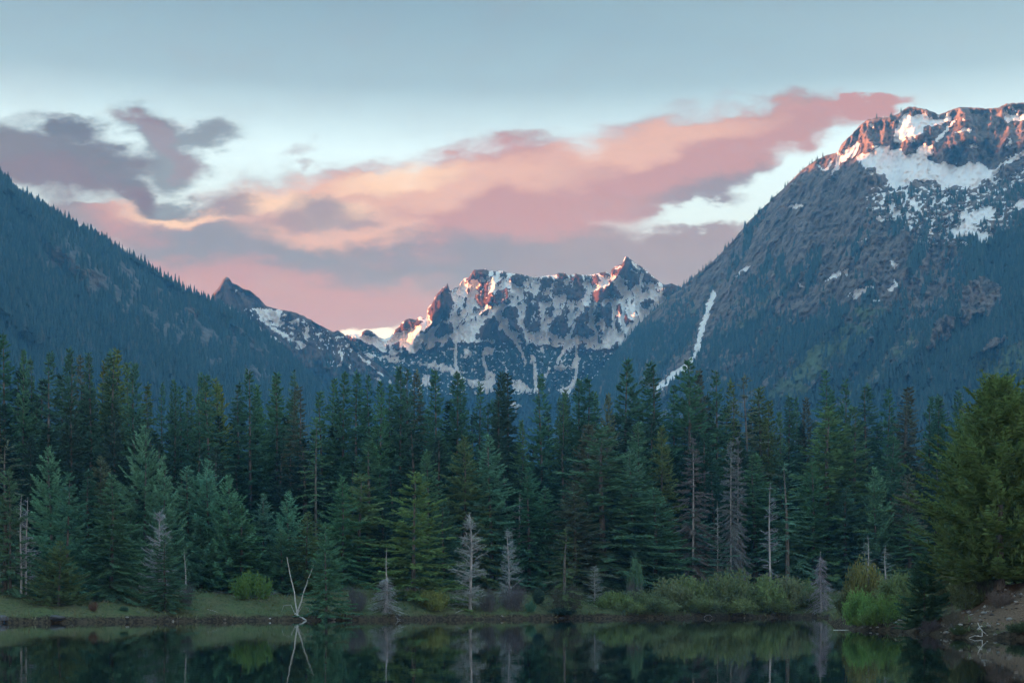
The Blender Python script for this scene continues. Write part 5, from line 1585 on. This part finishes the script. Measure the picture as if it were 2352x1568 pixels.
bush(SHRUB_BARE, (0.17, 0.155, 0.15), 'dead grey brush at the water below the dark spruce', 2136, 1418, 60, vb=1456, near=True)
bush(SHRUB, (0.075, 0.12, 0.05), 'green weeds clump on the gravel bank at the right edge', 2338, 1424, 60, vb=1450, near=True)
bush(SHRUB_BARE, (0.20, 0.16, 0.13), 'brown dry brush on the upper rim of the gravel bank', 2298, 1350, 90, vb=1392, near=True)
bush(SHRUB_BARE, (0.17, 0.15, 0.12), 'dry twiggy brush low on the left of the gravel bank', 2190, 1390, 60, vb=1440, near=True)
bush(SHRUB, (0.08, 0.12, 0.05), 'low weeds clump at the water left of the forked branch', 2208, 1432, 50, vb=1456, near=True)


# right bank conifers
def near_tree(model, rm, colr, label, u, vtop, wpx, name, cat, **k):
    return stand_thing(name, cat, label, None, model, colr, u, vtop, wpx, rm, None, names=('trunk', 'crown'), **k)


near_tree(PINE[0], 3.35, (0.185, 0.300, 0.108), 'great bright green pine on the right bank, its crown nearly touching the ground', 2296, 884, 430, 'pine', 'pine tree', Y=74)
near_tree(PINE[1], 3.35, (0.180, 0.290, 0.104), 'second bright pine, cut by the right edge of the picture', 2400, 882, 280, 'pine', 'pine tree', Y=78)
near_tree(PINE[1], 3.35, (0.145, 0.265, 0.115), 'shorter pine behind the left side of the great pine', 2222, 968, 170, 'pine', 'pine tree', Y=92)
near_tree(SPRUCE_NEAR, 3.5, (0.100, 0.205, 0.115), 'dark bushy young spruce at the water on the right point', 2124, 1270, 128, 'spruce', 'spruce tree', vb=1434, near=True)


# ---------------------------------------------------------------- stones, driftwood, gravel, grass
def rock_mesh(seed):
    rng = np.random.default_rng(seed)
    import bmesh
    bm = bmesh.new()
    bmesh.ops.create_icosphere(bm, subdivisions=2, radius=1.0)
    for v in bm.verts:
        c = v.co
        n = perlin(np.array([c.x * 1.3 + seed]), np.array([c.y * 1.3 + c.z * 1.7]), seed)[0] + 0.4 * perlin(np.array([c.x * 3 + seed]), np.array([c.y * 3 - c.z * 3]), seed + 3)[0]
        v.co = c * (1 + 0.30 * n)
        v.co.z *= 0.62
    me = bpy.data.meshes.new('stone')
    bm.to_mesh(me); bm.free()
    me.materials.append(MAT_STONE)
    return me


def stone_material():
    m, b, p = material('lake_stone', 0.85, 0.3)
    pos = b.n('ShaderNodeTexCoord').outputs['Object']
    n = b.noise(pos, 2.2, 5, 0.65)
    oc = b.n('ShaderNodeObjectInfo').outputs['Color']
    c = b.vmath('SCALE', oc, scale=b.lin(n, 0.3, 0.7, 0.6, 1.3))
    b.put(p.inputs['Base Color'], c)
    bp = b.n('ShaderNodeBump'); bp.inputs['Distance'].default_value = 0.15
    b.put(bp.inputs['Height'], n); b.put(p.inputs['Normal'], bp.outputs[0])
    return m


MAT_STONE = stone_material()
STONES = [rock_mesh(701 + i) for i in range(6)]


def stone(label, u, vb, wpx, colr=(0.30, 0.285, 0.27), group=None, Y=None, flat=1.0):
    y = Y or base_at(u, vb, near=True)
    x = (u - CU) / FPX * y
    r = wpx / FPX * y / 2
    i = _cnt.get('stone', 0); _cnt['stone'] = i + 1
    o = link('stone', STONES[i % 6], loc=(x, y, max(gz(x, y), -0.02) + r * 0.18), rotz=_rt.uniform(0, 6.28))
    o.scale = (r * _rt.uniform(0.9, 1.15), r * _rt.uniform(0.8, 1.1), r * flat)
    j = _rt.uniform(0.85, 1.15)
    o.color = (colr[0] * j, colr[1] * j, colr[2] * j, 1)
    tag(o, label, 'stone', group)
    return o


WH = (0.50, 0.49, 0.48)
stone('left white stone of the heap below the bushy green fir at the water', 747, 1423, 12, WH)
stone('middle, largest white stone of the heap at the water under the fir', 757, 1422, 15, WH)
stone('right white stone of the heap at the water under the fir', 766, 1423, 10, WH)
stone('grey boulder at the waterline in the left corner of the lake', 6, 1431, 26, (0.13, 0.13, 0.145))
stone('low grey boulder at the waterline right of the left corner', 131, 1428, 34, (0.10, 0.10, 0.11), flat=0.6)
stone('tiny white stone at the left shore left of the leaning poles', 620, 1424, 5, (0.7, 0.7, 0.7))
stone('flat pale stone at the left shoreline below the rusty bush', 292, 1427, 10, (0.42, 0.41, 0.40), flat=0.6)
RB = [(2226, 1408, 12, 'rounded pale stone high on the gravel bank'), (2260, 1412, 14, 'whitest stone near the middle of the gravel bank'), (2232, 1416, 9, 'small pale stone below the high stones of the gravel bank'), (2252, 1427, 8, 'small grey stone left of the forked branch top'),
      (2318, 1428, 16, 'pale stone beside the bleached stick on the gravel bank'), (2212, 1408, 10, 'small pale stone at the left rim of the gravel bank'), (2196, 1428, 14, 'flat grey stone low on the left of the gravel bank'), (2206, 1440, 12, 'grey stone above the water left of the weeds'),
      (2174, 1463, 14, 'reddish stone at the waterline left of the forked branch'), (2188, 1465, 9, 'little round stone at the waterline beside the reddish stone'), (2194, 1462, 13, 'grey waterline stone below the low weeds'), (2286, 1464, 9, 'pale stone at the waterline right of the forked branch'),
      (2292, 1442, 8, 'small pale stone under the bleached stick'), (2270, 1440, 9, 'grey stone right behind the forked branch'), (2303, 1398, 9, 'small stone near the top of the gravel bank'), (2334, 1388, 10, 'reddish grey stone at the top right of the gravel bank'), (2330, 1445, 9, 'dark stone among the weeds at the right edge'),
      (2000, 1443, 7, 'pale pebble stone under the lime green bushes'), (2016, 1445, 8, 'pale pebble stone right under the lime green bushes'), (2050, 1446, 6, 'small waterline stone left of the dark spruce'), (2345, 1464, 12, 'grey waterline stone at the right edge')]
for u, vb, w, lab in RB:
    stone(lab, u, vb, w, (0.40, 0.34, 0.30) if 'reddish' in lab else ((0.13, 0.12, 0.115) if 'dark' in lab else (0.40, 0.385, 0.37)))

Yb = base_at(2256, 1462, near=True)
br = link('forked_branch', None, loc=W(2256, 1464, Yb))
o0 = np.array(W(2256, 1464, Yb))
for nm, pts, r in (('stem', [(2256, 1468), (2257, 1448), (2251, 1438), (2248, 1429)], 0.028), ('prong', [(2257, 1449), (2266, 1455), (2276, 1464)], 0.02), ('prong', [(2255, 1461), (2240, 1459), (2228, 1464)], 0.018)):
    P = np.array([W(u, v, Yb) for u, v in pts]) - o0
    P[:, 1] += np.linspace(0, 0.15, len(P))
    v, f = tube(P, r * np.linspace(1, 0.6, len(P)), 6)
    link(nm, new_mesh(nm, v, f, smooth=True, mats=[MAT_BIRCH]), parent=br)
tag(br, 'white forked branch standing in the water at the gravel bank', 'branch')
pole('driftwood', 'bleached stick lying among stones on the right of the gravel bank', 'stick', [W(2302, 1424, 68.5), W(2312, 1432, 68.2), W(2322, 1442, 68)], 0.03)
pole('driftwood', 'thin straight stick floating on the water off the right point', 'stick', [W(1914, 1446.5, 88), W(1932, 1446.2, 88), W(1949, 1446, 88)], 0.035)
Ys = base_at(1626, 1416)
pole('curved_root', 'small pale curved root at the far right shoreline', 'root', [W(1617, 1417, Ys - 1), W(1622, 1412, Ys - 0.8), W(1631, 1411, Ys - 0.8), W(1636, 1416, Ys - 0.8)], 0.028, mat=MAT_DEAD, taper=0.8)
pole('fallen_stick', 'thin pale stick leaning on the bank below the big grey snag', 'stick', [W(1046, 1407, base_at(1046, 1407)), W(1056, 1402, base_at(1046, 1407) + 0.6), W(1067, 1400, base_at(1046, 1407) + 1.2)], 0.03, mat=MAT_DEAD)
pole('fallen_stick', 'short pale stick lying on the grass of the left bank', 'stick', [W(476, 1398, base_at(476, 1400) - 0.1), W(490, 1402, base_at(490, 1404) - 0.1), W(500, 1405, base_at(500, 1407) - 0.1)], 0.03, mat=MAT_DEAD)
pole('fallen_stick', 'grey stick lying by the dark spruce on the right point', 'stick', [W(2062, 1423, 84), W(2080, 1425, 84), W(2098, 1428, 84)], 0.03, mat=MAT_DEAD)
for k, (u0, v0, u1, v1) in enumerate(((2250, 1398, 2268, 1356), (2262, 1392, 2285, 1350), (2292, 1378, 2282, 1352))):
    yk = 74.5
    pole('dry_stalk', ['longest pale dry stalk leaning under the great pine', 'middle pale dry stalk leaning under the great pine', 'short pale dry stalk under the great pine tilted left'][k], 'stalk', [W(u0, v0, yk), W((u0 + u1) / 2 + 2, (v0 + v1) / 2, yk), W(u1, v1, yk)], 0.022, mat=MAT_DEAD)


def scatter_on_ground(n, test, seed, box):
    rng = np.random.default_rng(seed)
    X = rng.uniform(box[0], box[1], n); Y = rng.uniform(box[2], box[3], n)
    sd = lake_sd(X, Y)
    ok = test(X, Y, sd, rng)
    X, Y, sd = X[ok], Y[ok], sd[ok]
    return X, Y, ground_z(X, Y, sd), sd


def build_grass():
    rng = np.random.default_rng(801)
    def ok(X, Y, sd, r):
        n = fbm(X / 5, Y / 5, 803, 3)
        gravel = np.exp(-(((X - 26) / 6.0) ** 2 + ((Y - 72) / 6.5) ** 2)) * 1.3
        return (sd > 0.15) & (sd < 27) & (Y > 60) & (r.random(len(X)) < np.clip(0.55 + 0.6 * n, 0.12, 1) * (1 - sstep(gravel, 0.25, 0.7)))
    parts = []
    tints = []
    for n, box in ((90000, (-62, 52, 112, 215)), (26000, (15, 50, 60, 128))):
        X, Y, Z, sd = scatter_on_ground(n, ok, 805, box)
        near = Y < 110
        k = 3
        B = np.repeat(np.stack([X, Y, Z - 0.03], -1), k, 0)
        m = len(B)
        B[:, :2] += rng.normal(0, 0.10, (m, 2))
        d = unit(rng.normal(0, 0.45, (m, 3)) + np.array([0, 0, 1.0]))
        size = rng.uniform(0.12, 0.42, m) * np.repeat(np.where(near, 0.6, 1.0) * (0.6 + 0.6 * np.clip(fbm(X / 3, Y / 3, 807, 2) + 0.5, 0, 1)), k)
        rimk = np.repeat(1 + 1.1 * sstep(sd, 1.6, 0.3) * (fbm(X / 1.6, Y / 1.6, 819, 2) > 0.0), k)
        size = size * rimk
        v, f = twig_cards(B, d, size, 0.16 * size + 0.012, unit(rng.normal(0, 1, (m, 3)) * np.array([1, 1, 0.05])), rng, 1)
        parts.append((v, f)); tints.append(np.repeat(np.repeat(np.clip(0.5 + 0.5 * fbm(X / 4, Y / 4, 809, 2), 0, 1) * 0.7 + rng.random(len(X)) * 0.3, k), 4))
    v, f = join(parts)
    m_, b, p = material('bank_grass', 0.7, 0.3)
    t = attr(b, 'tint')
    c = b.ramp(t, [(0.0, lin3(0.070, 0.115, 0.055)), (0.35, lin3(0.120, 0.170, 0.075)), (0.65, lin3(0.175, 0.180, 0.095)), (1.0, lin3(0.24, 0.19, 0.13))])
    b.put(p.inputs['Base Color'], c)
    me = new_mesh('grass', v, f, mats=[m_])
    add_attr(me, 'tint', np.concatenate(tints))
    tag(link('grass', me), 'short meadow grass on the lake banks', 'grass', kind='stuff')


build_grass()


def build_gravel():
    def ok(X, Y, sd, r):
        g = np.exp(-(((X - 26) / 6.5) ** 2 + ((Y - 71) / 7.0) ** 2)) * 1.3
        rim = (sd < 0.9) & (r.random(len(X)) < 0.5)
        return (sd > 0.0) & ((r.random(len(X)) < g * 0.8) | rim) & (Y < 95)
    X, Y, Z, sd = scatter_on_ground(8000, ok, 811, (14, 40, 60, 96))
    rng = np.random.default_rng(813)
    # far shore rim: a broken line of cobbles at the waterline
    rimx, rimy, rimz, _ = scatter_on_ground(60000, lambda X, Y, sd, r: (sd > -0.25) & (sd < 0.5) & (Y > 100) & (r.random(len(X)) < np.clip(fbm(X / 4, Y / 4, 815, 2) * 0.8 - 0.05, 0, 1)), 817, (-52, 46, 118, 190))
    X = np.concatenate([X, rimx]); Y = np.concatenate([Y, rimy]); Z = np.concatenate([Z, np.maximum(rimz, 0.0)])
    n = len(X)
    s = np.where(np.arange(n) < n - len(rimx), rng.gamma(2.0, 0.022, n) + 0.015, rng.gamma(2.0, 0.05, n) + 0.03)
    # eight-faced pebbles
    o = np.array([(1, 0, 0), (0, 1, 0), (-1, 0, 0), (0, -1, 0), (0.1, 0.1, 0.8), (0, 0, -0.5)], float)
    F = np.array([(0, 1, 4), (1, 2, 4), (2, 3, 4), (3, 0, 4), (1, 0, 5), (2, 1, 5), (3, 2, 5), (0, 3, 5)])
    a = rng.uniform(0, 6.28, n)
    V = o[None] * s[:, None, None] * rng.uniform(0.6, 1.3, (n, 6, 1))
    Vx = V[..., 0] * np.cos(a)[:, None] - V[..., 1] * np.sin(a)[:, None]
    Vy = V[..., 0] * np.sin(a)[:, None] + V[..., 1] * np.cos(a)[:, None]
    V = np.stack([Vx + X[:, None], Vy + Y[:, None], V[..., 2] + Z[:, None] + 0.01], -1).reshape(-1, 3)
    F = (F[None] + (np.arange(n) * 6)[:, None, None]).reshape(-1, 3)
    m_, b, p = material('gravel_stones', 0.9, 0.3)
    b.put(p.inputs['Base Color'], b.ramp(attr(b, 'tint'), [(0.0, lin3(0.06, 0.05, 0.045)), (0.6, lin3(0.20, 0.165, 0.14)), (1.0, lin3(0.52, 0.50, 0.47))]))
    me = new_mesh('gravel', V, F, mats=[m_])
    add_attr(me, 'tint', np.repeat(np.where(np.arange(n) < n - len(rimx), rng.random(n) ** 1.6, rng.random(n) ** 3 * 0.8), 6))
    tag(link('gravel', me), 'loose pebbles along the shore and on the gravel bank', 'gravel', kind='stuff')


build_gravel()


def build_undergrowth():
    """low brush along the foot of the forest and over the bank, too tangled to tell apart"""
    rng = np.random.default_rng(831)
    def ok(X, Y, sd, r):
        n = fbm(X / 6, Y / 6, 833, 3)
        w = sstep(sd, 7, 18) * sstep(n, -0.25, 0.35) + 0.22 * sstep(n, 0.05, 0.4)
        east = sstep(X, 4, 18) * sstep(sd, 1.5, 5) * 0.8
        return (sd > 1.2) & (sd < 34) & (Y > 105) & (r.random(len(X)) < np.clip(w + east, 0, 1))
    X, Y, Z, sd = scatter_on_ground(9500, ok, 835, (-60, 50, 116, 222))
    k = 34
    n = len(X)
    size = rng.uniform(0.35, 1.25, n) * (0.6 + 0.5 * sstep(sd, 4, 18))
    off = rng.normal(0, 0.36, (n, k, 3)) * np.array([1.15, 1.15, 0.6]); off[..., 2] = np.abs(off[..., 2]) + 0.1
    B = (np.stack([X, Y, Z], -1)[:, None] + off * size[:, None, None]).reshape(-1, 3)
    d = unit(rng.normal(0, 0.8, (n * k, 3)) + np.array([0, 0, 0.7]))
    kind = np.repeat((rng.random(n) + 0.5 * fbm(X / 9, Y / 9, 837, 2)), k)
    twiggy = kind > 0.72
    v, f = twig_cards(B, d, np.where(twiggy, 0.42, 0.17) * rng.uniform(0.6, 1.3, n * k), np.where(twiggy, 0.025, 0.10), unit(rng.normal(0, 1, (n * k, 3))), rng, 1)
    m_, b, p = material('undergrowth_leaves', 0.7, 0.3)
    b.put(p.inputs['Base Color'], b.ramp(attr(b, 'tint'), [(0.0, lin3(0.075, 0.135, 0.070)), (0.4, lin3(0.115, 0.175, 0.080)), (0.68, lin3(0.150, 0.175, 0.095)), (0.74, lin3(0.180, 0.170, 0.165)), (1.0, lin3(0.24, 0.225, 0.225))]))
    me = new_mesh('undergrowth', v, f, mats=[m_])
    add_attr(me, 'tint', np.repeat(np.clip(kind + rng.normal(0, 0.04, n * k), 0, 1), 4))
    tag(link('undergrowth', me), 'tangled low brush along the foot of the forest', 'undergrowth', kind='stuff')


build_undergrowth()
